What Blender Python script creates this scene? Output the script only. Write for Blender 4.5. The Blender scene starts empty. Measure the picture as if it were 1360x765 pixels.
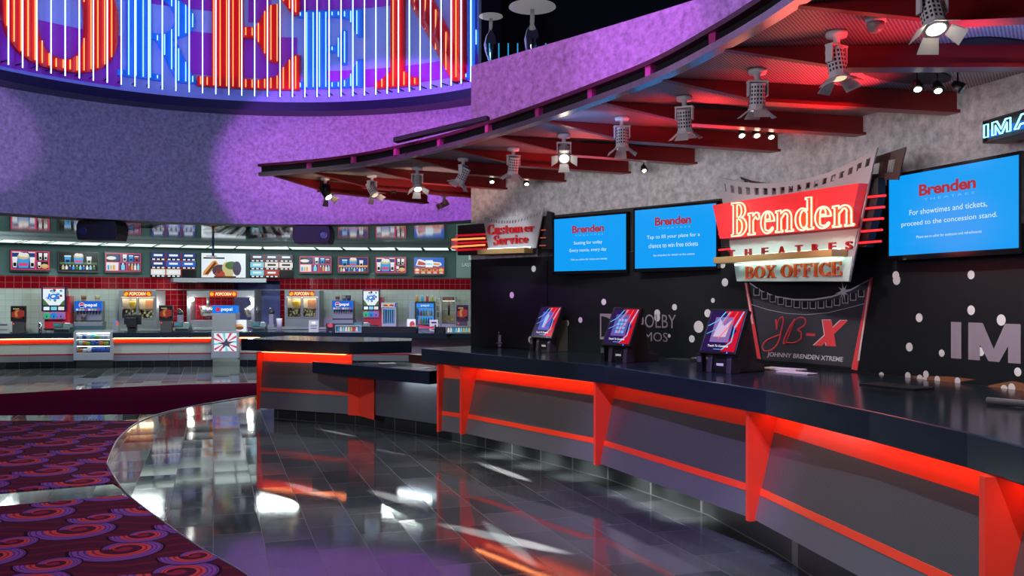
import bpy, math, random
from mathutils import Matrix, Vector
from math import sin, cos, pi, radians as R, sqrt, atan2
random.seed(7)
C = bpy.context.scene.collection
SC = bpy.context.scene
# ------------------------------------------------------------------ camera, world, exposure
FPX, UC, HV, CAMH = 1200.0, 680.0, 396.0, 1.70      # focal length in pixels of a 1360 px frame, horizon row, eye height
cam_d = bpy.data.cameras.new('camera'); cam = bpy.data.objects.new('camera', cam_d); C.objects.link(cam)
cam.location = (0, 0, CAMH); cam.rotation_euler = (R(90), 0, 0)
cam_d.sensor_width = 36; cam_d.lens = FPX/1360*36; cam_d.shift_y = (HV-382.5)/1360
cam_d.clip_start = .05; cam_d.clip_end = 200
SC.camera = cam
w = bpy.data.worlds.new('world'); SC.world = w; w.use_nodes = True
w.node_tree.nodes['Background'].inputs[0].default_value = (.30, .28, .55, 1)
w.node_tree.nodes['Background'].inputs[1].default_value = .07
SC.view_settings.view_transform = 'Standard'; SC.view_settings.look = 'None'
SC.view_settings.exposure = 0; SC.view_settings.gamma = 1; SC.view_settings.use_curve_mapping = False
SC.cycles.use_denoising = True
SC.cycles.max_bounces = 8; SC.cycles.diffuse_bounces = 3; SC.cycles.glossy_bounces = 4
SC.cycles.transparent_max_bounces = 8; SC.cycles.sample_clamp_indirect = 4; SC.cycles.caustics_reflective = False
SC.cycles.caustics_refractive = False

def spot(name, loc, target, energy, color, size, blend=.3, radius=.06):
    d = bpy.data.lights.new(name, 'SPOT'); o = bpy.data.objects.new(name, d); C.objects.link(o)
    d.energy = energy; d.color = color; d.spot_size = R(size); d.spot_blend = blend; d.shadow_soft_size = radius
    o.location = loc
    o.rotation_euler = (Vector(target)-Vector(loc)).to_track_quat('-Z', 'Y').to_euler()
    return o
def area(name, loc, target, energy, color, sx, sy):
    d = bpy.data.lights.new(name, 'AREA'); o = bpy.data.objects.new(name, d); C.objects.link(o)
    d.energy = energy; d.color = color; d.shape = 'RECTANGLE'; d.size = sx; d.size_y = sy
    o.location = loc
    o.rotation_euler = (Vector(target)-Vector(loc)).to_track_quat('-Z', 'Y').to_euler()
    return o
def flat_spot(name, loc, target, energy, color, hsize, ratio, blend=.15):
    """a spot squeezed to a low wide beam"""
    o = spot(name, loc, target, energy, color, hsize, blend)
    z = (Vector(loc)-Vector(target)).normalized(); x = Vector((0, 0, 1)).cross(z).normalized(); y = z.cross(x)
    M = Matrix.Identity(4)
    for i in range(3): M[i][0], M[i][1], M[i][2], M[i][3] = x[i], y[i]*ratio, z[i], loc[i]
    o.matrix_world = M; return o
PURPLE = (.52, .16, 1.0); MAGENTA = (.85, .22, .95); BLUE = (.12, .3, 1.0); WARM = (1, .82, .62); WHITE = (1, .95, .9); RED = (1, .04, .05); PINKISH = (.62, .10, .88)
# unseen wash spots floating above the canopy and lobby, for the purple walls
VIOLET = (.50, .11, .92)
flat_spot('wash_light', (-1.1, 9.4, 5.2), (-2.2, 17.2, 4.35), 3000, VIOLET, 46, .60, .2)
flat_spot('wash_light', (-2.6, 9.0, 4.6), (-2.6, 17.4, 4.3), 650, MAGENTA, 40, .35, .3)
spot('wash_light', (-8.0, 9.0, 4.6), (-9.35, 15.2, 4.4), 700, (.6, .25, 1), 22, .3)
spot('wash_light', (-7.0, 8.0, 4.6), (-7.2, 16.8, 4.2), 800, (.16, .26, 1.0), 50, .5)
spot('wash_light', (-7.5, 9.0, 3.0), (-7.2, 17.2, 2.9), 150, (.75, .55, 1.0), 60, .9)
spot('wash_light', (-4.2, 4.6, 6.8), (.4, 9.9, 4.0), 2000, PINKISH, 34, .4)
spot('wash_light', (-3.0, 2.2, 6.8), (2.2, 8.0, 4.3), 2300, VIOLET, 34, .5)
# added fill spots for the lobby floor and the counter, unseen above the frame
for x_, y_, e_ in ((-7.5, 10.5, 420), (-4.5, 8.0, 420), (-3.8, 5.0, 300), (-1.2, 6.6, 300), (-1.5, 3.2, 200), (-8.5, 15.0, 350)):
    spot('lobby_fill_spot', (x_, y_, 8.6), (x_, y_, 0), e_, (.70, .58, 1.0), 75, .8, .08)
for x_, y_ in ((-1.6, 8.6), (.1, 5.6), (-3.2, 10.8)): spot('lobby_fill_spot', (x_, y_, 8.6), (x_, y_, 0), 650, (.88, 1, 1), 42, .8, .08)
area('lobby_fill_area', (-5.5, .5, 2.9), (1.5, 7.5, 1.9), 190, (.95, .88, 1.0), 3.0, 1.0)  # added fill for the canopy underside and counter
spot('counter_fill', (-1.6, 3.6, 6.5), (1.25, 6.9, .5), 2200, (.55, .40, 1.0), 26, .6)
spot('counter_fill', (.2, 1.6, 6.0), (1.8, 4.6, .6), 1300, (.70, .85, 1.0), 26, .6)
spot('counter_fill', (-4.5, 6.5, 6.5), (-1.7, 11.2, .4), 900, (.8, 1.0, 1.0), 26, .6)
spot('counter_fill', (-2.6, 5.0, 6.5), (.1, 9.0, .5), 900, (1, .95, .82), 24, .6)
# added narrow spots, unseen, that lay bright streaks on the tiles along the counter
def px_floor(u, v): Y = CAMH*FPX/(v-HV); return Vector(((u-UC)/FPX*Y, Y, 0))
def blade_beam(src, a, b, width, energy):
    """an added beam squeezed narrow: falls as a long narrow patch from a to b on the floor"""
    A, B = px_floor(*a), px_floor(*b); m = (A+B)/2; S = Vector(src); d = (m-S); dist = d.length; d = d/dist
    ax = (B-A); hl = ax.length/2; x = (ax-d*ax.dot(d)); sx = x.length/2/dist; x = x.normalized(); z = -d; y = z.cross(x)
    o = spot('floor_beam', S, m, energy, (1, .97, .9), 2*math.degrees(math.atan(sx)), .75, .012)
    M = Matrix.Identity(4)
    for i in range(3): M[i][0], M[i][1], M[i][2], M[i][3] = x[i], y[i]*width, z[i], S[i]
    o.matrix_world = M
blade_beam((.9, 5.0, 3.0), (580, 695), (775, 740), .16, 5200)
blade_beam((.2, 7.6, 3.0), (632, 613), (712, 642), .12, 5200)
blade_beam((.3, 7.2, 3.0), (488, 650), (570, 676), .20, 2600)
blade_beam((-.2, 9.0, 3.0), (420, 569), (478, 581), .14, 4200)
blade_beam((-.2, 8.0, 3.0), (378, 640), (446, 664), .16, 2600)
blade_beam((.7, 6.0, 3.0), (640, 690), (720, 760), .10, 2600)
# added small spots that brighten kick and floor under the counter overhang
for x_, y_ in ((-.15, 9.75), (.25, 9.15), (.62, 8.6), (1.02, 7.85), (1.18, 7.45), (1.32, 7.05)):
    spot('kick_fill', (x_-.06, y_-.04, .235), (x_, y_, 0), 8, (.92, 1, .97), 125, .8, .02)

# added area fills that brighten the concession stand from its ceiling
for x_, y_ in ((-11.5, 20.0), (-8.5, 20.8), (-5.5, 21.2), (-2.5, 20.6)):
    area('stand_fill', (x_, y_, 3.12), (x_, y_+.4, 0), 105, (.86, 1.0, .97), .9, .5)
for x_, y_ in ((-9.8, 22.9), (-6.6, 24.0), (-3.4, 24.4), (-.6, 24.3)):
    area('stand_fill', (x_, y_, 3.05), (x_, y_+.9, .9), 12, (.9, 1.0, .95), 1.2, .3)

# ------------------------------------------------------------------ materials
def lin(c):
    return c/12.92 if c <= .04045 else ((c+.055)/1.055)**2.4
def hx(h):
    return tuple(lin(int(h[i:i+2], 16)/255) for i in (0, 2, 4))
_M = {}
def mat(name, col, rough=.5, metal=0, emit=0, ecol=None, spec=.5, noise=0, nscale=8, bump=0, bscale=60, coat=0):
    if name in _M: return _M[name]
    if isinstance(col, str): col = hx(col)
    m = bpy.data.materials.new(name); m.use_nodes = True; nt = m.node_tree; N = nt.nodes; L = nt.links
    b = N['Principled BSDF']
    b.inputs['Base Color'].default_value = (*col, 1); b.inputs['Roughness'].default_value = rough
    b.inputs['Metallic'].default_value = metal; b.inputs['Specular IOR Level'].default_value = spec
    if coat: b.inputs['Coat Weight'].default_value = coat; b.inputs['Coat Roughness'].default_value = .08
    if emit:
        ec = ecol or col
        if isinstance(ec, str): ec = hx(ec)
        b.inputs['Emission Color'].default_value = (*ec, 1); b.inputs['Emission Strength'].default_value = emit
    if noise or bump:
        tc = N.new('ShaderNodeTexCoord')
    if noise:
        n = N.new('ShaderNodeTexNoise'); n.inputs['Scale'].default_value = nscale; n.inputs['Detail'].default_value = 6; n.inputs['Roughness'].default_value = .65
        r = N.new('ShaderNodeMapRange'); r.inputs[1].default_value = .3; r.inputs[2].default_value = .7
        r.inputs[3].default_value = 1-noise; r.inputs[4].default_value = 1+noise
        mx = N.new('ShaderNodeVectorMath'); mx.operation = 'SCALE'; mx.inputs[0].default_value = col
        L.new(tc.outputs['Object'], n.inputs['Vector']); L.new(n.outputs['Fac'], r.inputs[0]); L.new(r.outputs[0], mx.inputs['Scale'])
        L.new(mx.outputs[0], b.inputs['Base Color'])
    if bump:
        n2 = N.new('ShaderNodeTexNoise'); n2.inputs['Scale'].default_value = bscale; n2.inputs['Detail'].default_value = 3
        bp = N.new('ShaderNodeBump'); bp.inputs['Strength'].default_value = bump; bp.inputs['Distance'].default_value = .01
        L.new(tc.outputs['Object'], n2.inputs['Vector']); L.new(n2.outputs['Fac'], bp.inputs['Height']); L.new(bp.outputs[0], b.inputs['Normal'])
    _M[name] = m
    return m
def em(h, s=1.0):
    k = 'glow_%s_%s' % (h, s)
    if k in _M: return _M[k]
    m = bpy.data.materials.new(k); m.use_nodes = True; b = m.node_tree.nodes['Principled BSDF']
    b.inputs['Base Color'].default_value = (.004, .004, .004, 1); b.inputs['Roughness'].default_value = .25; b.inputs['Specular IOR Level'].default_value = .2
    b.inputs['Emission Color'].default_value = (*hx(h), 1); b.inputs['Emission Strength'].default_value = s
    _M[k] = m; return m
def nodes(name):
    m = bpy.data.materials.new(name); m.use_nodes = True; _M[name] = m
    nt = m.node_tree
    return m, nt.nodes, nt.links, nt.nodes['Principled BSDF']
def mth(N, L, op, a, b=None, c=None):
    n = N.new('ShaderNodeMath'); n.operation = op
    for i, x in enumerate((a, b, c)):
        if x is None: continue
        if isinstance(x, (int, float)): n.inputs[i].default_value = x
        else: L.new(x, n.inputs[i])
    return n.outputs[0]
def mixc(N, L, fac, a, b):
    n = N.new('ShaderNodeMix'); n.data_type = 'RGBA'
    for i, x in ((0, fac), (6, a), (7, b)):
        if isinstance(x, (int, float)): n.inputs[i].default_value = x
        elif isinstance(x, tuple): n.inputs[i].default_value = (*x, 1)
        else: L.new(x, n.inputs[i])
    return n.outputs[2]

def floor_tiles(name, c1, c2, mortar, r0, r1, rotz, bw=.6, bh=.3, tilt=.012, ms=.004):
    m, N, L, b = nodes(name)
    tc = N.new('ShaderNodeTexCoord'); mp = N.new('ShaderNodeMapping'); mp.inputs['Rotation'].default_value = (0, 0, rotz)
    L.new(tc.outputs['Object'], mp.inputs['Vector'])
    def brick(a, bb, mo):
        br = N.new('ShaderNodeTexBrick'); L.new(mp.outputs[0], br.inputs['Vector'])
        br.inputs['Color1'].default_value = (*a, 1); br.inputs['Color2'].default_value = (*bb, 1); br.inputs['Mortar'].default_value = (*mo, 1)
        br.inputs['Scale'].default_value = 1; br.inputs['Mortar Size'].default_value = ms; br.inputs['Mortar Smooth'].default_value = .1
        br.inputs['Brick Width'].default_value = bw; br.inputs['Row Height'].default_value = bh; br.inputs['Bias'].default_value = 0
        return br
    br = brick(c1, c2, mortar); rnd = brick((0, 0, 0), (1, 1, 1), (.5, .5, .5))
    ns = N.new('ShaderNodeTexNoise'); ns.inputs['Scale'].default_value = 9; ns.inputs['Detail'].default_value = 8; ns.inputs['Roughness'].default_value = .7
    L.new(tc.outputs['Object'], ns.inputs['Vector'])
    k = mth(N, L, 'MULTIPLY_ADD', ns.outputs['Fac'], .9, .55)
    vs = N.new('ShaderNodeVectorMath'); vs.operation = 'SCALE'; L.new(br.outputs['Color'], vs.inputs[0]); L.new(k, vs.inputs['Scale'])
    L.new(vs.outputs[0], b.inputs['Base Color'])
    rr = mth(N, L, 'MULTIPLY_ADD', rnd.outputs['Color'], r1-r0, r0)
    rr2 = mth(N, L, 'MULTIPLY_ADD', ns.outputs['Fac'], .035, rr)
    rr3 = mth(N, L, 'MULTIPLY_ADD', br.outputs['Fac'], .5, rr2)
    L.new(rr3, b.inputs['Roughness'])
    # every tile lies at a very slightly different slope
    cen = mth(N, L, 'SUBTRACT', rnd.outputs['Color'], .5)
    wob = mth(N, L, 'MULTIPLY', mth(N, L, 'SINE', mth(N, L, 'MULTIPLY', cen, 37.0)), tilt)
    dx = mth(N, L, 'MULTIPLY', cen, tilt*2)
    cb = N.new('ShaderNodeCombineXYZ'); L.new(dx, cb.inputs[0]); L.new(wob, cb.inputs[1]); cb.inputs[2].default_value = 1
    nm = N.new('ShaderNodeVectorMath'); nm.operation = 'NORMALIZE'; L.new(cb.outputs[0], nm.inputs[0])
    bp = N.new('ShaderNodeBump'); bp.inputs['Strength'].default_value = .012; bp.inputs['Distance'].default_value = .01
    L.new(ns.outputs['Fac'], bp.inputs['Height']); L.new(nm.outputs[0], bp.inputs['Normal'])
    L.new(bp.outputs[0], b.inputs['Normal'])
    b.inputs['Specular IOR Level'].default_value = .85
    return m
def wall_tiles(name, col, mortar, rough, size=.15, var=.75):
    m, N, L, b = nodes(name)
    tc = N.new('ShaderNodeTexCoord'); sp = N.new('ShaderNodeSeparateXYZ'); L.new(tc.outputs['Object'], sp.inputs[0])
    cb = N.new('ShaderNodeCombineXYZ'); L.new(sp.outputs[0], cb.inputs[0]); L.new(sp.outputs[2], cb.inputs[1])
    br = N.new('ShaderNodeTexBrick'); br.offset = 0; L.new(cb.outputs[0], br.inputs['Vector'])
    br.inputs['Color1'].default_value = (*col, 1); br.inputs['Color2'].default_value = (*[c*var for c in col], 1); br.inputs['Mortar'].default_value = (*mortar, 1)
    br.inputs['Scale'].default_value = 1; br.inputs['Mortar Size'].default_value = .006; br.inputs['Brick Width'].default_value = size; br.inputs['Row Height'].default_value = size
    L.new(br.outputs['Color'], b.inputs['Base Color']); b.inputs['Roughness'].default_value = rough
    return m
def carpet_pattern(name):
    m, N, L, b = nodes(name)
    tc = N.new('ShaderNodeTexCoord'); mp = N.new('ShaderNodeMapping'); mp.inputs['Rotation'].default_value = (0, 0, R(-12))
    L.new(tc.outputs['Object'], mp.inputs['Vector'])
    sp = N.new('ShaderNodeSeparateXYZ'); L.new(mp.outputs[0], sp.inputs[0])
    X, Y = sp.outputs[0], sp.outputs[1]
    M = lambda op, a, bb=None, c=None: mth(N, L, op, a, bb, c)
    base, purple, orange, rust, dark = (.062, .006, .022), (.19, .055, .24), (.50, .050, .045), (.22, .014, .036), (.012, .002, .008)
    # woven ground: thin wavy rust lines
    wv = M('SINE', M('ADD', M('MULTIPLY', Y, 34.0), M('MULTIPLY', M('SINE', M('MULTIPLY', X, 9.0)), 1.6)))
    col = mixc(N, L, M('GREATER_THAN', wv, .72), base, (.11, .008, .018))
    for (cw, ch, ox, oy, R0, flip) in ((.86, .62, .0, .0, .37, 1), (.86, .62, .37, .27, .25, 1)):
        row = M('FLOOR', M('DIVIDE', M('ADD', Y, oy), ch))
        sh = M('MULTIPLY', M('MODULO', M('ABSOLUTE', row), 2.0), cw*.5)
        xx = M('ADD', M('ADD', X, ox), sh)
        cx = M('SUBTRACT', M('SUBTRACT', xx, M('MULTIPLY', M('FLOOR', M('DIVIDE', xx, cw)), cw)), cw/2)
        yy = M('ADD', Y, oy)
        cy = M('MULTIPLY', M('SUBTRACT', M('SUBTRACT', yy, M('MULTIPLY', row, ch)), ch/2), float(flip))
        r = M('SQRT', M('ADD', M('MULTIPLY', cx, cx), M('MULTIPLY', cy, cy)))
        th = M('ARCTAN2', cy, M('MULTIPLY', cx, float(flip)))                         # -pi..pi
        k = M('MULTIPLY_ADD', th, 1/(2*pi), .5)                  # 0..1
        rmax = M('MULTIPLY', M('MULTIPLY_ADD', k, -.58, 1.0), R0)
        t = M('DIVIDE', r, rmax)
        inside = M('LESS_THAN', t, 1.0)
        c = mixc(N, L, M('GREATER_THAN', t, .20), rust, base)
        c = mixc(N, L, M('GREATER_THAN', t, .42), c, orange)
        c = mixc(N, L, M('GREATER_THAN', M('SINE', M('MULTIPLY', t, 50.0)), .35), c, mixc(N, L, M('GREATER_THAN', t, .42), c, rust))
        c = mixc(N, L, M('GREATER_THAN', t, .64), c, purple)
        c = mixc(N, L, M('MULTIPLY', M('GREATER_THAN', t, .64), M('GREATER_THAN', M('SINE', M('MULTIPLY', t, 58.0)), .6)), c, (.07, .02, .11))
        c = mixc(N, L, M('GREATER_THAN', t, .93), c, dark)
        col = mixc(N, L, inside, col, c)
    L.new(col, b.inputs['Base Color']); b.inputs['Roughness'].default_value = .95; b.inputs['Specular IOR Level'].default_value = .1
    ns = N.new('ShaderNodeTexNoise'); ns.inputs['Scale'].default_value = 260
    bp = N.new('ShaderNodeBump'); bp.inputs['Strength'].default_value = .4; bp.inputs['Distance'].default_value = .004
    L.new(tc.outputs['Object'], ns.inputs['Vector']); L.new(ns.outputs['Fac'], bp.inputs['Height']); L.new(bp.outputs[0], b.inputs['Normal'])
    return m
def perforated(name, hole, metal_c, scale, rough, metal, kx=1.0, local=False):
    """diamond pattern of small dark holes in sheet metal (expanded mesh)"""
    m, N, L, b = nodes(name)
    tc = N.new('ShaderNodeTexCoord'); sp = N.new('ShaderNodeSeparateXYZ'); L.new(tc.outputs['Object'], sp.inputs[0])
    M = lambda op, a, bb=None, c=None: mth(N, L, op, a, bb, c)
    h = M('ADD', sp.outputs[0], M('MULTIPLY', sp.outputs[1], -.6))
    v = M('ADD', sp.outputs[1], M('MULTIPLY', sp.outputs[0], .6))
    if local: h, v = sp.outputs[0], M('MULTIPLY', sp.outputs[1], kx)
    a = M('SINE', M('MULTIPLY', M('ADD', h, v), scale)); c = M('SINE', M('MULTIPLY', M('SUBTRACT', h, v), scale))
    f = M('GREATER_THAN', M('MULTIPLY', a, c), .12)
    L.new(mixc(N, L, f, metal_c, hole), b.inputs['Base Color'])
    b.inputs['Roughness'].default_value = rough; L.new(M('MULTIPLY', M('SUBTRACT', 1.0, f), metal), b.inputs['Metallic'])
    return m

def clear_glass(name, tint):
    m, N, L, b = nodes(name); N.remove(b)
    t = N.new('ShaderNodeBsdfTransparent'); t.inputs[0].default_value = (*tint, 1); g = N.new('ShaderNodeBsdfGlossy'); g.inputs['Roughness'].default_value = .02
    f = N.new('ShaderNodeFresnel'); f.inputs[0].default_value = 1.45; x = N.new('ShaderNodeMixShader')
    L.new(f.outputs[0], x.inputs[0]); L.new(t.outputs[0], x.inputs[1]); L.new(g.outputs[0], x.inputs[2]); L.new(x.outputs[0], N['Material Output'].inputs[0])
    return m
mg = clear_glass('clear_glass', (.96, .98, .98)); M_tint = clear_glass('tinted_glass', (.55, .60, .75))
M_floor = floor_tiles('slate_tiles', (.036, .042, .046), (.072, .074, .078), (.07, .07, .07), .02, .065, R(-108.3), .62, .335, .005, .0025)
M_kick = wall_tiles('kick_tiles', (.055, .06, .06), (.2, .2, .2), .25, .3)
M_carpet = carpet_pattern('swirl_carpet')
M_plain = mat('maroon_carpet', (.11, .006, .032), 1.0, spec=.0, noise=.35, nscale=90, bump=.5, bscale=240)
M_plaster = mat('mottled_plaster', (.44, .43, .45), .75, noise=.40, nscale=15, bump=.25, bscale=60)
M_black = mat('black_granite', (.010, .017, .028), .16, noise=.5, nscale=160, spec=.6)
M_blackp = mat('black_plastic', (.012, .012, .015), .35)
M_blackm = mat('black_matte', (.008, .008, .011), .7)
M_redpaint = mat('red_lacquer', (.92, .060, .025), .16, coat=.4)
M_redfin = mat('red_fin', (.92, .050, .025), .25)
M_redsteel = mat('red_steel', (.20, .007, .009), .38)
M_mesh = perforated('woven_steel', (.07, .07, .075), (.24, .24, .25), 640, .34, .8, .6, True)
M_deck = perforated('expanded_mesh', (.012, .010, .012), (.42, .38, .40), 150, .45, .3)
M_steel = mat('brushed_steel', (.40, .41, .45), .30, .9, bump=.05, bscale=200)
M_kicksteel = mat('grey_laminate', (.22, .22, .25), .32, .55)
M_chrome = mat('chrome', (.7, .7, .72), .12, 1)
M_white = mat('white_paint', (.72, .72, .72), .5)
M_fixture = mat('fixture_grey', (.74, .73, .74), .45)
M_gold = mat('gold_metal', (.62, .42, .17), .38, .35)
M_teal = mat('teal_paint', (.040, .095, .095), .6)
M_bluewall = mat('violet_paint', (.12, .14, .42), .6)
M_redtile = wall_tiles('red_wall_tiles', (.21, .003, .010), (.30, .07, .07), .06)
M_whitetile = wall_tiles('white_wall_tiles', (.42, .47, .44), (.33, .36, .34), .25, .15, .93)
M_paper = mat('paper', (.75, .74, .70), .6)
# ------------------------------------------------------------------ mesh builder
_WM = {}
def frame(o, x, up=(0, 0, 1)):
    x = Vector(x).normalized(); up = Vector(up).normalized(); z = x.cross(up).normalized(); y = z.cross(x)
    M = Matrix.Identity(4)
    for i in range(3):
        M[i][0], M[i][1], M[i][2], M[i][3] = x[i], y[i], z[i], o[i]
    return M
_FC = {}
def font_mesh(body, bold=0, shear=0, spacing=1):
    k = (body, bold, shear, spacing)
    if k in _FC: return _FC[k]
    d = bpy.data.curves.new('lettering', 'FONT'); d.body = body; d.offset = bold; d.shear = shear; d.space_character = spacing; d.resolution_u = 3; d.align_x = 'LEFT'
    o = bpy.data.objects.new('lettering', d); C.objects.link(o)
    dg = bpy.context.evaluated_depsgraph_get(); me = bpy.data.meshes.new_from_object(o.evaluated_get(dg))
    v = [(p.co.x, p.co.y) for p in me.vertices]; f = [tuple(p.vertices) for p in me.polygons]
    bpy.data.objects.remove(o); bpy.data.curves.remove(d); bpy.data.meshes.remove(me)
    _FC[k] = (v, f); return v, f
class MB:
    def __init__(s, T=None): s.v = []; s.f = []; s.m = []; s.mi = 0; s.T = T; s.sm = []; s.smooth = False; s.cut = 0
    def mat(s, i): s.mi = i; return s
    def add(s, vs, fs):
        b = len(s.v)
        for p in vs:
            p = Vector(p)
            if s.T is not None: p = s.T(p) if callable(s.T) else s.T @ p
            s.v.append(tuple(p))
        for f in fs: s.f.append(tuple(b+i for i in f)); s.m.append(s.mi); s.sm.append(s.smooth)
        return s
    def box(s, x0, y0, z0, x1, y1, z1):
        return s.add([(x0, y0, z0), (x1, y0, z0), (x1, y1, z0), (x0, y1, z0), (x0, y0, z1), (x1, y0, z1), (x1, y1, z1), (x0, y1, z1)],
                     [(0, 3, 2, 1), (4, 5, 6, 7), (0, 1, 5, 4), (1, 2, 6, 5), (2, 3, 7, 6), (3, 0, 4, 7)])
    def obox(s, c, d, ax, h0, h1):
        """bar from c to d with half sizes h0 (across ax) and h1"""
        c, d, ax = Vector(c), Vector(d), Vector(ax).normalized(); t = (d-c).normalized(); b = t.cross(ax).normalized()*h1; a = ax*h0
        return s.add([c-a-b, c+a-b, c+a+b, c-a+b, d-a-b, d+a-b, d+a+b, d-a+b], [(0, 3, 2, 1), (4, 5, 6, 7), (0, 1, 5, 4), (1, 2, 6, 5), (2, 3, 7, 6), (3, 0, 4, 7)])
    def prism(s, pts, z0, z1):
        n = len(pts)
        A = sum(pts[i][0]*pts[(i+1) % n][1]-pts[(i+1) % n][0]*pts[i][1] for i in range(n))
        if (A < 0) != (z1 < z0): pts = pts[::-1]
        vs = [(x, y, z0) for x, y in pts]+[(x, y, z1) for x, y in pts]
        fs = [tuple(range(n-1, -1, -1)), tuple(range(n, 2*n))]+[(i, (i+1) % n, n+(i+1) % n, n+i) for i in range(n)]
        return s.add(vs, fs)
    def prismx(s, pts, x0, x1):
        """polygon of (z, y) pairs swept along local x"""
        n = len(pts)
        A = sum(pts[i][0]*pts[(i+1) % n][1]-pts[(i+1) % n][0]*pts[i][1] for i in range(n))
        if A > 0: pts = pts[::-1]
        vs = [(x0, y, z) for z, y in pts]+[(x1, y, z) for z, y in pts]
        fs = [tuple(range(n-1, -1, -1)), tuple(range(n, 2*n))]+[(i, (i+1) % n, n+(i+1) % n, n+i) for i in range(n)]
        return s.add(vs, fs)
    def poly(s, pts, z=0.0):
        n = len(pts); A = sum(pts[i][0]*pts[(i+1) % n][1]-pts[(i+1) % n][0]*pts[i][1] for i in range(n))
        if A < 0: pts = pts[::-1]
        if s.cut:                                        # follow a curved wall: cut into narrow upright strips
            def half(P, x, sg):
                o = []
                for i in range(len(P)):
                    a, b = P[i], P[(i+1) % len(P)]; da, db = (a[0]-x)*sg, (b[0]-x)*sg
                    if da >= 0: o.append(a)
                    if da*db < 0: t = da/(da-db); o.append((x, a[1]+(b[1]-a[1])*t))
                return o
            k0, k1 = math.floor(min(p[0] for p in pts)/s.cut), math.ceil(max(p[0] for p in pts)/s.cut)
            for k in range(k0, k1):
                P = half(half(pts, k*s.cut, 1), (k+1)*s.cut, -1)
                if len(P) > 2: s.add([(p[0], p[1], z) for p in P], [tuple(range(len(P)))])
            return s
        return s.add([(p[0], p[1], z) for p in pts], [tuple(range(n))])
    def rect(s, x0, y0, x1, y1, z=0.0): return s.poly([(x0, y0), (x1, y0), (x1, y1), (x0, y1)], z)
    def ell(s, cx, cy, rx, ry, z=0.0, n=14): return s.poly([(cx+rx*cos(2*pi*i/n), cy+ry*sin(2*pi*i/n)) for i in range(n)], z)
    def quad3(s, pts): return s.add(pts, [tuple(range(len(pts)))])
    def tube(s, pts, r, n=8, closed=False):
        pts = [Vector(p) for p in pts]; k = len(pts); rings = []
        old, s.smooth = s.smooth, True
        prev = None; vs = []
        for i, p in enumerate(pts):
            a = pts[(i-1) % k] if (closed or i > 0) else p; b = pts[(i+1) % k] if (closed or i < k-1) else p
            t = (b-a).normalized() if (b-a).length > 1e-9 else Vector((0, 0, 1))
            if prev is None:
                u = Vector((0, 0, 1)) if abs(t.z) < .9 else Vector((1, 0, 0)); u = (u-t*u.dot(t)).normalized()
            else:
                u = prev-t*prev.dot(t); u = u.normalized() if u.length > 1e-6 else Vector((1, 0, 0))
            prev = u; v = t.cross(u)
            rr = r[i] if isinstance(r, (list, tuple)) else r
            for j in range(n): vs.append(p+(u*cos(2*pi*j/n)+v*sin(2*pi*j/n))*rr)
        fs = []
        for i in range(k if closed else k-1):
            for j in range(n):
                a, b = i*n+j, i*n+(j+1) % n; c, d = ((i+1) % k)*n+(j+1) % n, ((i+1) % k)*n+j
                fs.append((a, b, c, d))
        s.add(vs, fs)
        s.smooth = False
        if not closed:
            B = len(s.v)-len(vs)
            s.f.append(tuple(B+j for j in range(n-1, -1, -1))); s.f.append(tuple(B+(k-1)*n+j for j in range(n))); s.m += [s.mi]*2; s.sm += [False]*2
        s.smooth = old
        return s
    def cyl(s, a, b, r, r2=None, n=16): return s.tube([a, b], [r, r if r2 is None else r2], n)
    def lathe(s, prof, o=(0, 0, 0), n=20, ax='y'):
        """profile of (r, h) turned about local y (or z) through o"""
        vs = []; k = len(prof)
        for r, h in prof:
            for j in range(n):
                a = 2*pi*j/n; c, d = r*cos(a), r*sin(a)
                vs.append((o[0]+c, o[1]+h, o[2]-d) if ax == 'y' else (o[0]+c, o[1]+d, o[2]+h))
        fs = [(i*n+j, i*n+(j+1) % n, (i+1)*n+(j+1) % n, (i+1)*n+j) for i in range(k-1) for j in range(n)]
        old, s.smooth = s.smooth, True
        s.add(vs, fs); s.smooth = old
        B = len(s.v)-len(vs)
        if prof[0][0] > 1e-4: s.f.append(tuple(B+j for j in range(n-1, -1, -1))); s.m.append(s.mi); s.sm.append(False)
        if prof[-1][0] > 1e-4: s.f.append(tuple(B+(k-1)*n+j for j in range(n))); s.m.append(s.mi); s.sm.append(False)
        return s
    def blob(s, c, r, n=7):
        s.lathe([(max(1e-5, r*sin(pi*i/4)), -r*cos(pi*i/4)) for i in range(5)], c, n); return s
    def text(s, body, x0, y0, x1, y1, z=0.0, depth=0, bold=0, shear=0, spacing=1, keep=False):
        v, f = font_mesh(body, bold, shear, spacing)
        ax0, ax1 = min(p[0] for p in v), max(p[0] for p in v); ay0, ay1 = min(p[1] for p in v), max(p[1] for p in v)
        sx, sy = (x1-x0)/(ax1-ax0), (y1-y0)/(ay1-ay0)
        if depth:
            n = len(v); ed = {}
            for q in f:
                for i in range(len(q)):
                    e = (q[i], q[(i+1) % len(q)]); ed[e] = ed.get(e, 0)+1
            side = [e for e in ed if (e[1], e[0]) not in ed]
            vs = [(x0+(p[0]-ax0)*sx, y0+(p[1]-ay0)*sy, z+depth) for p in v]+[(x0+(p[0]-ax0)*sx, y0+(p[1]-ay0)*sy, z) for p in v]
            return s.add(vs, list(f)+[(e[1], e[0], e[0]+n, e[1]+n) for e in side])
        return s.add([(x0+(p[0]-ax0)*sx, y0+(p[1]-ay0)*sy, z) for p in v], f)
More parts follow.
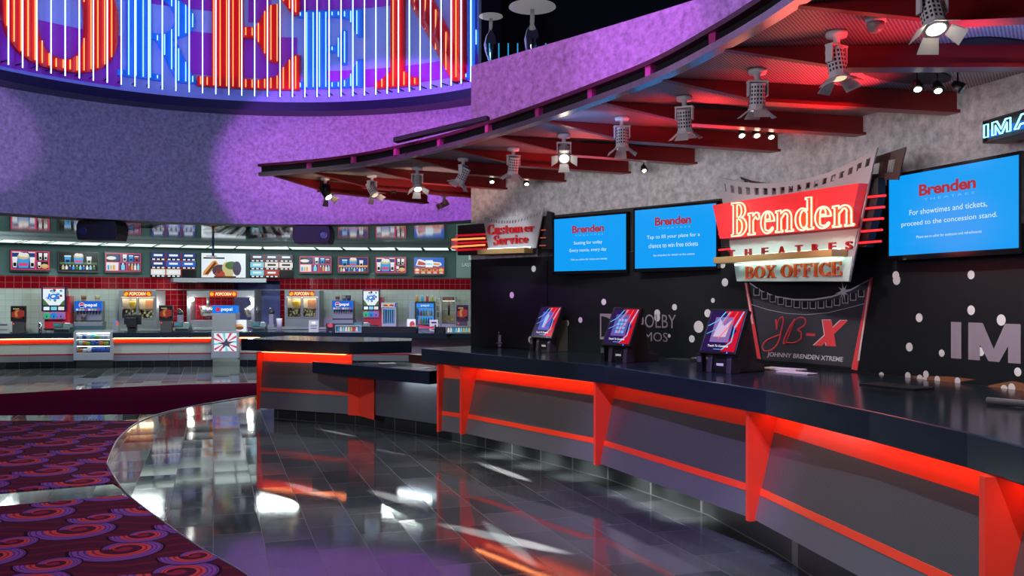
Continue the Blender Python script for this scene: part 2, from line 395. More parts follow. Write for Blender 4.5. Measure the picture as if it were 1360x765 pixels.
    def serif(s, body, x0, y0, x1, y1, z0, z1):
        W = sum(GL[c][0]+.06 for c in body)-.06; x = 0; H = 1.0
        sx, sy = (x1-x0)/W, (y1-y0)/H
        for c in body:
            for pc in GL[c][1]:
                for poly in glyph_polys(pc):
                    s.prism([(x0+(x+px)*sx, y0+py*sy) for px, py in poly], z0, z1)
            x += GL[c][0]+.06
        return s
    def sweep(s, path, prof, closed=True):
        """profile of (offset to the viewer side, z) swept along a ground path [(x, y)]"""
        k = len(path); nn = []
        for i in range(k):
            def nr(a, b):
                d = Vector((path[b][0]-path[a][0], path[b][1]-path[a][1])).normalized(); return Vector((d.y, -d.x))
            if i == 0: q = nr(0, 1)
            elif i == k-1: q = nr(k-2, k-1)
            else:
                a, b = nr(i-1, i), nr(i, i+1); q = (a+b).normalized(); q /= max(.5, q.dot(a))
            nn.append(q)
        m = len(prof); vs = []
        for i in range(k):
            for off, z in prof: vs.append((path[i][0]+nn[i].x*off, path[i][1]+nn[i].y*off, z))
        fs = []
        for i in range(k-1):
            for j in range(m if closed else m-1):
                a, b = i*m+j, i*m+(j+1) % m
                fs.append((a, a+m, b+m, b))
        if closed: fs += [tuple(range(m)), tuple(range((k-1)*m+m-1, (k-1)*m-1, -1))]
        return s.add(vs, fs)
    def build(s, name, mats, parent=None, world=False, bevel=0, kind=None, label=None):
        me = bpy.data.meshes.new(name)
        v = s.v
        if parent is not None and world:
            W = _WM[parent.name].inverted(); v = [tuple(W @ Vector(p)) for p in v]
        me.from_pydata(v, [], s.f)
        if not isinstance(mats, (list, tuple)): mats = [mats]
        for m in mats: me.materials.append(m)
        me.polygons.foreach_set('material_index', s.m); me.polygons.foreach_set('use_smooth', s.sm); me.update()
        o = bpy.data.objects.new(name, me); C.objects.link(o)
        if parent is not None: o.parent = parent
        if parent is not None: _WM[o.name] = _WM[parent.name]
        else: _WM[o.name] = Matrix.Identity(4)
        if bevel:
            b = o.modifiers.new('bevel', 'BEVEL'); b.width = bevel; b.segments = 2; b.limit_method = 'ANGLE'; b.angle_limit = R(40)
        if kind: o['kind'] = kind
        if label: o['label'] = label
        return o
def tag(o, label, cat, group=None, kind=None):
    o['label'] = label; o['category'] = cat
    if group: o['group'] = group
    if kind: o['kind'] = kind
    return o
def thing(name, label, cat, M, group=None):
    o = bpy.data.objects.new(name, None); C.objects.link(o); o.empty_display_size = .05
    if not isinstance(M, Matrix): M = Matrix.Translation(M)
    o.matrix_world = M; _WM[o.name] = M.copy()
    return tag(o, label, cat, group)
def dup(root, M, label, group=None):
    """a copy of a thing with copies of its parts and sub-parts"""
    r = root.copy(); C.objects.link(r); r.matrix_world = M; _WM[r.name] = M.copy(); r['label'] = label
    if group: r['group'] = group
    for ch in list(root.children):
        c = ch.copy(); C.objects.link(c); c.parent = r
        for g in list(ch.children):
            d = g.copy(); C.objects.link(d); d.parent = c
    return r
# serif letters: (advance, pieces)   R rect, E crescent arc, P polygon
def ER(x0, y0, x1, y1): return ('R', x0, y0, x1, y1)
def EE(cx, cy, rx, ry, tx, ty, a0=0, a1=360): return ('E', cx, cy, rx, ry, tx, ty, a0, a1)
h_ = .055; X_ = .66
def _stem(x, top, w=.145): return [ER(x, 0, x+w, top), ER(x-.06, 0, x+w+.06, h_), ER(x-.07, top-h_, x+w, top)]
def _S(k, w): return [EE(w/2, k*.745, w/2-.01, k*.255, .14*min(1, k+.2), .07*k, 20, 275), EE(w/2, k*.275, w/2, k*.275, .15*min(1, k+.2), .07*k, -165, 95), ER(w-.07, k*.66, w-.02, k), ER(0, 0, .05, k*.33)]
GL = {
 'B': (.70, _stem(.07, 1)+[EE(.3, .755, .32, .245, .17, h_, -90, 90), EE(.3, .275, .38, .275, .18, h_, -90, 90), ER(.2, 1-h_, .3, 1), ER(.2, .5, .3, .55), ER(.2, 0, .3, h_)]),
 'C': (.74, [EE(.40, .5, .40, .5, .19, .06, 35, 325), ER(.66, .64, .71, 1.0), ER(.66, 0, .71, .28)]),
 'u': (.66, [ER(.06, .15, .22, X_), ER(0, X_-h_, .22, X_), EE(.30, .19, .24, .19, .16, .08, 180, 345), ER(.42, 0, .58, X_), ER(.34, X_-h_, .58, X_), ER(.42, 0, .65, h_)]),
 's': (.48, _S(X_, .46)), 'S': (.60, _S(1.0, .58)),
 't': (.42, [ER(.09, .14, .25, .86), ER(0, X_-h_, .38, X_), EE(.25, .14, .16, .14, .16, .06, 180, 340)]),
 'o': (.58, [EE(.29, X_/2, .29, X_/2, .16, .05)]), 'O': (.84, [EE(.42, .5, .42, .5, .19, .055)]),
 'm': (1.06, _stem(.07, X_)+[EE(.29, X_-.24, .22, .24, .16, .08, 0, 130), ER(.35, 0, .51, X_-.2), ER(.30, 0, .56, h_), EE(.64, X_-.24, .22, .24, .16, .08, 0, 130), ER(.70, 0, .86, X_-.2), ER(.65, 0, .93, h_)]),
 'e': (.56, [EE(.29, X_/2, .29, X_/2, .16, .05, 0, 318), ER(.12, .32, .56, .37)]),
 'r': (.50, _stem(.07, X_)+[EE(.33, X_-.2, .15, .2, .10, .09, 30, 150), EE(.40, X_-.12, .085, .085, .084, .084)]),
 'v': (.62, [('P', [(.04, X_), (.22, X_), (.38, .18), (.32, 0), (.28, 0)]), ('P', [(.30, 0), (.34, 0), (.56, X_), (.50, X_)]), ER(0, X_-h_, .28, X_), ER(.42, X_-h_, .62, X_)]),
 'i': (.32, _stem(.08, X_)+[EE(.16, .86, .10, .10, .099, .099)]),
 'c': (.52, [EE(.29, X_/2, .29, X_/2, .16, .05, 40, 320), EE(.43, X_-.17, .08, .08, .079, .079)]),
 'n': (.70, _stem(.07, X_)+[EE(.31, X_-.26, .24, .26, .16, .08, 0, 130), ER(.39, 0, .55, X_-.22), ER(.33, 0, .62, h_)]),
 'd': (.64, [EE(.28, X_/2, .28, X_/2, .16, .05), ER(.40, 0, .56, 1), ER(.32, 1-h_, .56, 1), ER(.40, 0, .63, h_)]),
 'X': (.80, [('P', [(.06, 1), (.27, 1), (.74, 0), (.53, 0)]), ('P', [(.62, 1), (.70, 1), (.18, 0), (.10, 0)]), ER(0, 1-h_, .33, 1), ER(.52, 1-h_, .78, 1), ER(.02, 0, .28, h_), ER(.46, 0, .80, h_)]),
 'F': (.64, _stem(.07, 1)+[ER(.2, 1-h_, .60, 1), ER(.55, .70, .60, 1), ER(.2, .49, .44, .55), ER(.40, .38, .45, .66), ER(.2, 0, .34, h_)]),
 'I': (.34, _stem(.08, 1)+[ER(.2, 1-h_, .32, 1)]),
 'E': (.68, _stem(.07, 1)+[ER(.2, 1-h_, .60, 1), ER(.55, .72, .60, 1), ER(.2, .49, .44, .55), ER(.40, .38, .45, .66), ER(.2, 0, .64, h_), ER(.59, 0, .64, .30)]),
 ' ': (.26, []), '-': (.3, [ER(0, .3, .26, .38)]),
}
def glyph_polys(pc):
    if pc[0] == 'R':
        _, x0, y0, x1, y1 = pc; return [[(x0, y0), (x1, y0), (x1, y1), (x0, y1)]]
    if pc[0] == 'P': return [pc[1]]
    _, cx, cy, rx, ry, tx, ty, a0, a1 = pc
    n = max(6, int(abs(a1-a0)/20)); o = []
    for i in range(n):
        p, q = R(a0+(a1-a0)*i/n), R(a0+(a1-a0)*(i+1)/n)
        o.append([(cx+(rx-tx)*cos(p), cy+(ry-ty)*sin(p)), (cx+rx*cos(p), cy+ry*sin(p)), (cx+rx*cos(q), cy+ry*sin(q)), (cx+(rx-tx)*cos(q), cy+(ry-ty)*sin(q))])
    return o
def arc(cx, cy, rx, ry, a0, a1, n=10): return [(cx+rx*cos(R(a0+(a1-a0)*i/n)), cy+ry*sin(R(a0+(a1-a0)*i/n))) for i in range(n+1)]

# ------------------------------------------------------------------ measured ground curves
def ground(u, v, z=0.0):
    Y = (CAMH-z)*FPX/(v-HV); return Vector(((u-UC)/FPX*Y, Y, z))
def spline(pts, n=10):
    o = []; P = [Vector(p) for p in pts]; P = [P[0]*2-P[1]]+P+[P[-1]*2-P[-2]]
    for i in range(1, len(P)-2):
        for k in range(n):
            t = k/n; a, b, c, d = P[i-1], P[i], P[i+1], P[i+2]
            o.append(.5*((2*b)+(c-a)*t+(2*a-5*b+4*c-d)*t*t+(3*b-a-3*c+d)*t**3))
    o.append(P[-2]); return [tuple(p) for p in o]
class Curve:
    def __init__(s, pts, smooth=True):
        s.p = spline(pts) if smooth else list(pts); s.s = [0]
        for a, b in zip(s.p, s.p[1:]): s.s.append(s.s[-1]+sqrt((b[0]-a[0])**2+(b[1]-a[1])**2))
    def at(s, q, off=0):
        i = 0
        while i < len(s.s)-2 and s.s[i+1] < q: i += 1
        a, b = s.p[i], s.p[i+1]; t = (q-s.s[i])/(s.s[i+1]-s.s[i])
        # smooth normal
        d = Vector((b[0]-a[0], b[1]-a[1])).normalized()
        return Vector((a[0]+(b[0]-a[0])*t+d.y*off, a[1]+(b[1]-a[1])*t-d.x*off)), d
    def hit(s, u, off=0):
        k = (u-UC)/FPX; n = 900; L = s.s[-1]; prev = None
        for i in range(n+1):
            q = L*i/n; p, d = s.at(q, off); g = p.x-k*p.y
            if prev is not None and prev[1] <= 0 <= g:
                t = -prev[1]/(g-prev[1]); return prev[0]+(q-prev[0])*t
            prev = (q, g)
        raise ValueError('no hit for %s' % u)
    def wall(s, u, v, off=0):
        q = s.hit(u, off); p, d = s.at(q, off); return q, CAMH+(HV-v)/FPX*p.y
    def frame(s, q, z, off=0):
        p, d = s.at(q, off); return frame((p.x, p.y, z), (d.x, d.y, 0))
    def map(s, off=0):
        """local (s, z, out) -> world"""
        def f(p):
            a, d = s.at(p.x, off+p.z); return Vector((a.x, a.y, p.y))
        return f
BOX = Curve([(-.5, 11.05), (.42, 10.08), (1.22, 9.2), (1.97, 8.3), (2.52, 7.5), (2.9, 6.65), (3.2, 5.75), (3.42, 4.8), (3.55, 3.8), (3.6, 2.4), (3.6, .5)])
BACK = Curve([(-15.5, 20.2), (-13.2, 22.0), (-10.6, 23.9), (-7.4, 25.4), (-3.8, 26.0), (.2, 26.2), (4, 26.2)])
CONC = Curve([(-14.0, 20.6), (-12.2, 21.6), (-9.75, 22.1), (-6.8, 22.5), (-4.4, 22.3), (-2.2, 21.9), (.4, 21.2), (3, 20.6)])
class Plane:
    """upright sign plane through two image columns; pixels <-> local metres"""
    def __init__(s, P0, P1, z0):
        s.M = frame((P0[0], P0[1], z0), (P1[0]-P0[0], P1[1]-P0[1], 0)); s.I = s.M.inverted()
        s.n = Vector((s.M[0][2], s.M[1][2], s.M[2][2])); s.o = Vector((P0[0], P0[1], z0))
    def px(s, u, v, out=0.0):
        d = Vector(((u-UC)/FPX, 1, (HV-v)/FPX)); c = Vector((0, 0, CAMH)); o = s.o+s.n*out
        t = (o-c).dot(s.n)/d.dot(s.n); q = s.I @ (c+d*t); return (q.x, q.y)
    def pts(s, L, out=0.0): return [s.px(u, v, out) for u, v in L]
RC = Vector((-4.0, 12.2)); RW = 5.6                    # the round lobby wall
def rot_t(u, r):
    k = (u-UC)/FPX; a = 1+k*k; b = -2*(RC.x*k+RC.y); c = RC.x**2+RC.y**2-r*r
    Y = (-b+sqrt(b*b-4*a*c))/(2*a); return atan2(k*Y-RC.x, Y-RC.y), Y
def cylmap(p):                                          # local (arc at RW, z, out) -> world
    t = p.x/RW; r = RW-p.z; return Vector((RC.x+r*sin(t), RC.y+r*cos(t), p.y))
def rot_px(u, v, out):
    t, Y = rot_t(u, RW-out); return t*RW, CAMH+(HV-v)/FPX*Y

# ------------------------------------------------------------------ the setting
mb = MB(); mb.quad3([(-22, -3, 0), (9, -3, 0), (9, 32, 0), (-22, 32, 0)]); mb.build('floor', M_floor, kind='structure')
# carpets
edge = [ground(u, v) for u, v in ((340, 526), (250, 541), (192.5, 557), (160, 580), (144, 611), (145, 621.5), (160, 646.5), (180, 666.5), (225, 700), (265, 728), (325, 763))]
edge = [(p.x, p.y) for p in edge]+[(-.95, 4.6), (.15, 3.2), (1.2, 1.6), (2.2, -.5)]
EDG = spline(edge, 8)
def edge_between(y0, y1): return [p for p in EDG if y1 <= p[1] <= y0]
far = [(-16, 15.6), (-12, 15.75), (-9.03, 15.95), (-7.56, 17.1), (-6.4, 17.75), (-5.1, 18.0), (-3.2, 17.4), (-1.5, 16.2), (-2.2, 15.6), (-3.3, 15.75)]
ins = [p for p in EDG if p[1] > 13.32]
mb = MB(); mb.prism(far+ins+[(-5.16, 13.3), (-7.46, 13.16), (-16, 12.7)], .001, .009)
tag(mb.build('carpet', M_plain), 'plain dark maroon carpet curving along the tiled walkway of the concession stand', 'carpet')
pol = [(-16, 12.0), (-7.08, 12.48)]+edge_between(12.62, 8.0)+[(-3.66, 8.29), (-4.46, 7.88), (-12, 4.05), (-16, 2.0)]
mb = MB(); mb.prism(pol, .001, .009); tag(mb.build('carpet', M_carpet), 'swirl patterned carpet lying between the two pale tile strips', 'carpet')
pol = [(-16, 1.4), (-12, 3.45), (-4.17, 7.35), (-3.34, 7.75)]+edge_between(7.7, -2)+[(2.2, -2.5), (-16, -2.5)]
mb = MB(); mb.prism(pol, .001, .009); tag(mb.build('carpet', M_carpet), 'nearest swirl patterned carpet, in the lower left corner', 'carpet')
mb = MB(); mb.tube([(x, y, .006) for x, y in EDG], .008, 6); mb.build('trim_1', M_steel, kind='structure')

# box office wall, running up to the parapet of the upper floor
WT = 4.54
mb = MB(); mb.sweep(BOX.p, [(0, 0), (0, WT), (-.35, WT), (-.35, 0)]); mb.build('wall_right', M_plaster, kind='structure')
# round lobby wall with its soffit
def arcpath(t0, t1, r, n=60): return [(RC.x+r*sin(t0+(t1-t0)*i/n), RC.y+r*cos(t0+(t1-t0)*i/n)) for i in range(n+1)]
t_r = rot_t(646, RW)[0]
mb = MB(); mb.sweep(arcpath(-1.62, t_r, RW), [(0, 3.15), (0, 8.9), (-.3, 8.9), (-.3, 3.15)])
mb.sweep(arcpath(t_r, 1.15, RW, 20), [(0, 3.15), (0, 5.0), (-.3, 5.0), (-.3, 3.15)]); mb.build('wall_left', M_plaster, kind='structure')
# concession back wall: teal above, red tiles, white tiles, doorway in the middle
mb = MB(BACK.map()); L = BACK.s[-1]
qs = [L*i/60 for i in range(61)]
q_a, q_b, q_c, q_d = [BACK.hit(u) for u in (207, 311, 372, 378)]
def strip(mb, q0, q1, z0, z1, out=0.0, n=30):
    n = max(2, int(n*(q1-q0)/L)+1); vs = []
    for i in range(n+1):
        q = q0+(q1-q0)*i/n; vs += [(q, z0, out), (q, z1, out)]
    mb.add(vs, [(2*i, 2*i+2, 2*i+3, 2*i+1) for i in range(n)])
mb.mat(0); strip(mb, 0, L, 2.27, 3.25)
mb.mat(1); strip(mb, 0, q_a, 1.93, 2.27); strip(mb, q_d, L, 1.93, 2.27); strip(mb, q_a, q_b, 0, 2.27); strip(mb, q_c, q_d, 0, 2.27); strip(mb, q_b, q_c, 2.20, 2.27)
mb.mat(2); strip(mb, 0, q_a, 0, 1.93); strip(mb, q_d, L, 0, 1.93)
mb.mat(3); strip(mb, q_b, q_c, 0, 2.2, -.5)
mb.mat(2); strip(mb, 0, L, 1.925, 1.94, .012)
mb.build('wall_back', [M_teal, M_redtile, M_whitetile, M_bluewall], kind='structure')
# concession ceiling: mirror-bright metal slats running along the counter, dark void above, plain soffit strip by the light panels
M_slat = mat('slat_metal', (.62, .66, .70), .07, 1)
mb = MB()
mb.mat(1).add([(-22, 8, 3.42)]+[(RC.x+(RW+.2)*sin(-1.62+2.77*i/40), RC.y+(RW+.2)*cos(-1.62+2.77*i/40), 3.42) for i in range(41)]+[(4.5, 14, 3.42), (4.5, 29, 3.42), (-22, 29, 3.42)], [tuple(range(45))])
mb.mat(0); rc2 = (RC.x, RC.y)
for k in range(44):
    off = 1.80+.165*k                                   # slats follow the counter line
    pth = [BACK.at(L*i/160, off)[0] for i in range(161)]
    runs = [[]]
    for p in pth:
        if (p.x-RC.x)**2+(p.y-RC.y)**2 > (RW+.32)**2 and p.y > 14: runs[-1].append((p.x, p.y))
        elif runs[-1]: runs.append([])
    for pth in runs:
        if len(pth) > 1: mb.sweep(pth, [(-.074, 3.160), (.074, 3.160), (.074, 3.166), (-.074, 3.166)])
mb.build('ceiling', [M_slat, M_blackm], kind='structure')
mb = MB(BACK.map()); mb.smooth = False
strip(mb, 0, L, 3.075, 3.25, 1.62, 60)
mb.T = None; mb.sweep(arcpath(-1.62, 1.15, RW+.30), [(0, 3.150), (0, 3.158), (-.32, 3.158), (-.32, 3.150)]); mb.T = BACK.map()
vs = []; n = 60
for i in range(n+1):
    q = L*i/n; vs += [(q, 3.10, .0), (q, 3.10, 1.62), (q, 3.075, 1.62), (q, 3.075, 1.58), (q, 3.10, 1.58)]
mb.add(vs, [f for i in range(n) for f in ((5*i, 5*i+1, 5*i+6, 5*i+5), (5*i+2, 5*i+3, 5*i+8, 5*i+7), (5*i+3, 5*i+4, 5*i+9, 5*i+8))])
mb.build('trim_2', mat('ceiling_paint', (.22, .27, .28), .6), kind='structure')
q0, _ = BOX.hit(641, .02), 0; q1 = BOX.hit(727, .02)
mb = MB(BOX.map(.016)); n = 10; vs = []
for i in range(n+1):
    q = q0+(q1-q0)*i/n; vs += [(q, 1.125, 0), (q, 1.125, .012), (q, 2.12, .012), (q, 2.12, 0)]
mb.add(vs, [(4*i+j, 4*i+4+j, 4*i+4+(j+1) % 4, 4*i+(j+1) % 4) for i in range(n) for j in range(4)]+[(0, 1, 2, 3), (4*n+3, 4*n+2, 4*n+1, 4*n)])
mb.build('door_1', mat('door_black', (.010, .010, .014), .35), kind='structure')
# upper floor behind the parapet
mb = MB(); mb.prism([(-.2, 11.3), (1, 10.0), (3.3, 7.2), (9, 7.2), (9, 20), (-.35, 20), (-.35, 16.5)], 4.38, 4.5); mb.build('floor.001', mat('dark_floor', (.03, .03, .04), .3), kind='structure')
mb = MB(); mb.quad3([(-.35, 19.9, 4.5), (12, 16, 4.5), (12, 16, 10), (-.35, 19.9, 10)]); mb.quad3([(12, 16, 4.5), (12, 4, 4.5), (12, 4, 10), (12, 16, 10)]); mb.quad3([(-.3, 16.6, 4.5), (-.35, 19.9, 4.5), (-.35, 19.9, 10), (-.3, 16.6, 10)])
mb.build('wall_upper', mat('navy_paint', (.010, .010, .035), .5), kind='structure')
mb = MB(BOX.map(-.17)); strip(mb, .02, 9.0, WT+.01, 7.4, 0, 90); mb.build('window_1', M_tint, kind='structure')
# ------------------------------------------------------------------ big neon marquee on the round wall
SR = .40                                                # how far its face stands off the wall
t0, t1 = rot_t(-70, RW-SR)[0], rot_t(642, RW-SR)[0]
a0, a1 = t0*RW, t1*RW
ZB = 5.28
sign = thing('neon_marquee', 'huge curved neon marquee with red and blue letters on the round purple wall', 'neon sign', (RC.x, RC.y+RW-SR, ZB))
mb = MB(cylmap)
def cstrip(mb, x0, x1, z0, z1, o, n=40):
    vs = []
    for i in range(n+1):
        x = x0+(x1-x0)*i/n; vs += [(x, z0, o), (x, z1, o)]
    mb.add(vs, [(2*i, 2*i+2, 2*i+3, 2*i+1) for i in range(n)])
cstrip(mb, a0, a1, ZB+.16, 8.75, SR)
M_lav = mat('marquee_lav_glow', (.42, .42, 1.0), .35); M_plum = mat('marquee_plum_glow', (.45, .03, .60), .35)  # neon glow put into the face colours, lavender and plum
mb.mat(1)
for (u0, u1, v0, v1) in ((-60, 46, 38, 97), (46, 160, 48, 98), (250, 395, 50, 98), (330, 360, 0, 30), (430, 640, 70, 118), (395, 520, -40, 14), (-60, 50, -40, 2), (150, 290, -60, -4)):
    x0, z0 = rot_px(u0, v1, SR); x1, z1 = rot_px(u1, v0, SR); cstrip(mb, x0, min(x1, a1), max(z0, ZB+.25), z1, SR+.012, 10)
mb.build('face_panel', [M_lav, M_plum], sign, True)
mb = MB(cylmap); n = 48; vs = []
for i in range(n+1):
    x = a0+(a1-a0)*i/n
    vs += [(x, ZB, 0), (x, ZB, SR+.10), (x, ZB+.17, SR+.10), (x, ZB+.17, SR-.04)]
mb.add(vs, [(4*i+j, 4*i+j+1, 4*i+j+5, 4*i+j+4) for i in range(n) for j in range(3)]+[(0, 1, 2, 3)])
mb.build('bottom_ledge', mat('ledge_navy', (.020, .012, .07), .4), sign, True)
mb = MB(cylmap); mb.box(a1-.02, ZB, 0, a1+.05, 8.75, SR+.10); mb.build('end_cap', mat('ledge_navy', (.05, .035, .12)), sign, True)
# letters: pieces in a unit box, mapped onto the curved face
def O_poly():
    o = []; n = 28
    def se(a, rx, ry, k=2.6): c, s = cos(a), sin(a); return (.5+rx*abs(c)**(2/k)*(1 if c >= 0 else -1), .5+ry*abs(s)**(2/k)*(1 if s >= 0 else -1))
    for i in range(n):
        a, b = 2*pi*i/n, 2*pi*(i+1)/n; o.append([se(a, .20, .385), se(a, .5, .5), se(b, .5, .5), se(b, .20, .385)])
    return o
def ring(cx, cy, rx, ry, tx, ty, a0, a1, n=12):
    return [[(cx+(rx-tx)*cos(R(a0+(a1-a0)*i/n)), cy+(ry-ty)*sin(R(a0+(a1-a0)*i/n))), (cx+rx*cos(R(a0+(a1-a0)*i/n)), cy+ry*sin(R(a0+(a1-a0)*i/n))),
             (cx+rx*cos(R(a0+(a1-a0)*(i+1)/n)), cy+ry*sin(R(a0+(a1-a0)*(i+1)/n))), (cx+(rx-tx)*cos(R(a0+(a1-a0)*(i+1)/n)), cy+(ry-ty)*sin(R(a0+(a1-a0)*(i+1)/n)))] for i in range(n)]
def rc(x0, y0, x1, y1): return [(x0, y0), (x1, y0), (x1, y1), (x0, y1)]
LET = {
 'O': O_poly(),
 'E': [rc(.14, .03, .44, .97), rc(0, 0, .60, .09), rc(0, .91, .60, 1), [(.58, 0), (1, 0), (1, .32), (.93, .32), (.76, .12), (.58, .09)], [(.58, .91), (.76, .88), (.93, .68), (1, .68), (1, 1), (.58, 1)],
       rc(.44, .46, .56, .56), [(.56, .46), (.68, .26), (.78, .24), (.78, .78), (.68, .76), (.56, .56)]],
 'N': [rc(.17, .03, .31, .97), rc(0, 0, .48, .07), [(.06, .07), (.17, .15), (.17, .07)], [(.31, .15), (.42, .07), (.31, .07)], rc(.0, .93, .3, 1), [(.22, 1), (.48, 1), (1.0, .08), (1.0, -.02), (.86, -.02)], rc(.86, .0, 1.0, .97), rc(.70, .93, 1.15, 1)],
 'R': [rc(.12, .04, .42, .96), rc(0, 0, .54, .07), rc(0, .93, .5, 1), [(.42, .93), (.52, .93), (.52, 1), (.42, 1)], rc(.40, .46, .52, .53)]+ring(.50, .73, .48, .27, .27, .07, -90, 90)+[[(.46, .48), (.72, .48), (1.0, 0), (.74, 0)]],
 'E2': [rc(.10, .03, .44, .97), rc(0, 0, .62, .09), rc(0, .91, .62, 1), [(.60, 0), (1, 0), (1, .36), (.92, .36), (.78, .13), (.60, .09)], [(.60, .91), (.78, .87), (.92, .64), (1, .64), (1, 1), (.60, 1)], rc(.44, .46, .58, .55), [(.58, .46), (.66, .30), (.74, .30), (.74, .74), (.66, .74), (.58, .55)]],
}
def pin(p, poly):
    ins = False; n = len(poly)
    for i in range(n):
        (x0, y0), (x1, y1) = poly[i], poly[(i+1) % n]
        if (y0 > p[1]) != (y1 > p[1]) and p[0] < (x1-x0)*(p[1]-y0)/(y1-y0)+x0: ins = not ins
    return ins
M_rl = mat('red_letter', (.80, .012, .02), .3); M_bl = mat('blue_letter', (.03, .22, .95), .3)
M_nr = em('FF8A4A', 2.6); M_nb = em('8CC8FF', 2.2); M_nw = em('A0CCFF', 4.4)
for ch, u0, u1, vb, hgt, col in (('O', 3, 158, 93, 1.9, 'red'), ('E', 262, 398, 117, 2.12, 'red'), ('N', 497, 616, 111, 2.12, 'red'), ('R', 156, 262, 106, 1.62, 'blue'), ('E2', 395, 482, 117, 1.50, 'blue'), ('R', 617, 650, 102, 1.62, 'blue')):
    oo = SR+.09 if col == 'red' else SR+.05
    xl, zl = rot_px(u0, vb, oo); xr, zr = rot_px(u1, vb, oo); zb = (zl+zr)/2; zb = max(zb, ZB+.24)
    W = xr-xl; xmax = a1-.03
    polys = [[(xl+x*W, zb+y*hgt) for x, y in pl] for pl in LET[ch]]
    polys = [[(min(x, xmax), min(z, 8.72)) for x, z in pl] for pl in polys]
    polys = [pl for pl in polys if max(p[0] for p in pl)-min(p[0] for p in pl) > .01]
    mb = MB(cylmap)
    for pl in polys: mb.prism(pl, SR, oo)
    L_ = mb.build('letter', M_rl if col == 'red' else M_bl, sign, True, label='%s letter' % col)
    sp = .128 if col == 'red' else .135; k = int((xr-xl)/sp)
    for i in range(k):
        x = xl+sp*(i+.5)
        if x > xmax-.03: continue
        run = None; N_ = 90
        for j in range(N_+1):
            z = zb+hgt*(j/N_); ok = j < N_ and z < 8.7 and any(pin((x, z), pl) for pl in polys)
            if ok and run is None: run = z
            if not ok and run is not None:
                if z-run > .10:
                    mt = MB(cylmap); mt.tube([(x, run+.03, oo+.035), (x, z-.04, oo+.035)], .0105, 6); mt.build('neon_tube', M_nr if col == 'red' else M_nb, L_, True)
                run = None
n = 41
for i in range(n):
    x = a0+(a1-a0)*(i+.6)/n
    mt = MB(cylmap); mt.tube([(x, ZB+.245, SR+.22), (x, 8.7, SR+.22)], .0105, 6)
    mt.mat(1).tube([(x, ZB+.32, SR+.01), (x, ZB+.32, SR+.22)], .012, 5); mt.build('white_neon_tube', [M_nw, M_blackp], sign, True)

# ------------------------------------------------------------------ canopy over the box office
ZD = 3.12
def deck(u, v, z=ZD): 
    Y = (z-CAMH)*FPX/(HV-v); return ((u-UC)/FPX*Y, Y)
FAS = [deck(*p) for p in ((347, 233), (417, 227.5), (480, 220), (545, 208), (600, 195.5), (660, 179), (727, 158), (800, 133), (880, 103), (962, 62), (1020, 29), (1060, 3))]
FAS = spline(FAS+[(1.5, 3.6), (1.62, 2.6), (1.65, 1.4)], 5)
can = thing('canopy', 'curved red steel canopy with mesh ceiling projecting over the box office counter', 'canopy', (1.5, 7.0, ZD))
mb = MB()
wl = [tuple(BOX.at(BOX.s[-1]*i/30, .0)[0]) for i in range(31)]
wl = [p for p in wl if p[1] > 1.4]
dk = FAS+wl[::-1]+[(-.75, 12.45), (-1.05, 12.5), (-1.2, 11.95)]
mb.prism(dk, ZD, ZD+.015); mb.build('mesh_deck', M_deck, can, True)
mb = MB(); mb.sweep(FAS, [(.05, ZD-.012), (.05, ZD+.03), (-.03, ZD+.03), (-.03, ZD-.012)]); mb.build('lower_rail', mat('rail_steel', (.42, .30, .34), .22, .8), can, True)
mb = MB(); mb.sweep(FAS, [(.06, ZD+.095), (.06, ZD+.125), (-.05, ZD+.125), (-.05, ZD+.095)]); mb.build('upper_rail', mat('rail_plum', (.10, .012, .04), .3), can, True)
mb = MB(); mb.sweep(FAS, [(.0, ZD+.031), (.0, ZD+.094), (-.028, ZD+.094), (-.028, ZD+.031)]); mb.build('dark_gap_strip', M_blackm, can, True)  # black strip added to darken the gap between the rails
M_sp = mat('spacer_plum', (.62, .05, .30), .4)
for u, v in ((412, 228.5), (471, 221), (528, 211), (586, 199), (650, 181.5), (717, 161.5), (787, 138), (864, 109), (949, 69)):
    p = Vector(deck(u, v)); q = Vector(deck(u+6, v-2)); d = (q-p).normalized(); nn = Vector((d.y, -d.x))
    mb = MB(); a = p+nn*.045; b = a+d*.055
    mb.prism([tuple(a), tuple(b), tuple(b-nn*.044), tuple(a-nn*.044)], ZD+.03, ZD+.095); mb.build('spacer', M_sp, can, True)
ZBM = 2.985
BE = [((365, 233), (566, 269)), ((417, 229), (643, 262)), ((480, 221), (715, 254)), ((545, 209), (794, 244)), ((600, 197), (877, 232)), ((660, 180), (967, 220)), ((727, 160), (1065, 202)), ((800, 135), (1180, 180)), ((880, 104), (1317, 151)), ((962, 64), (1480, 112)), ((1060, 6), (1660, 60))]
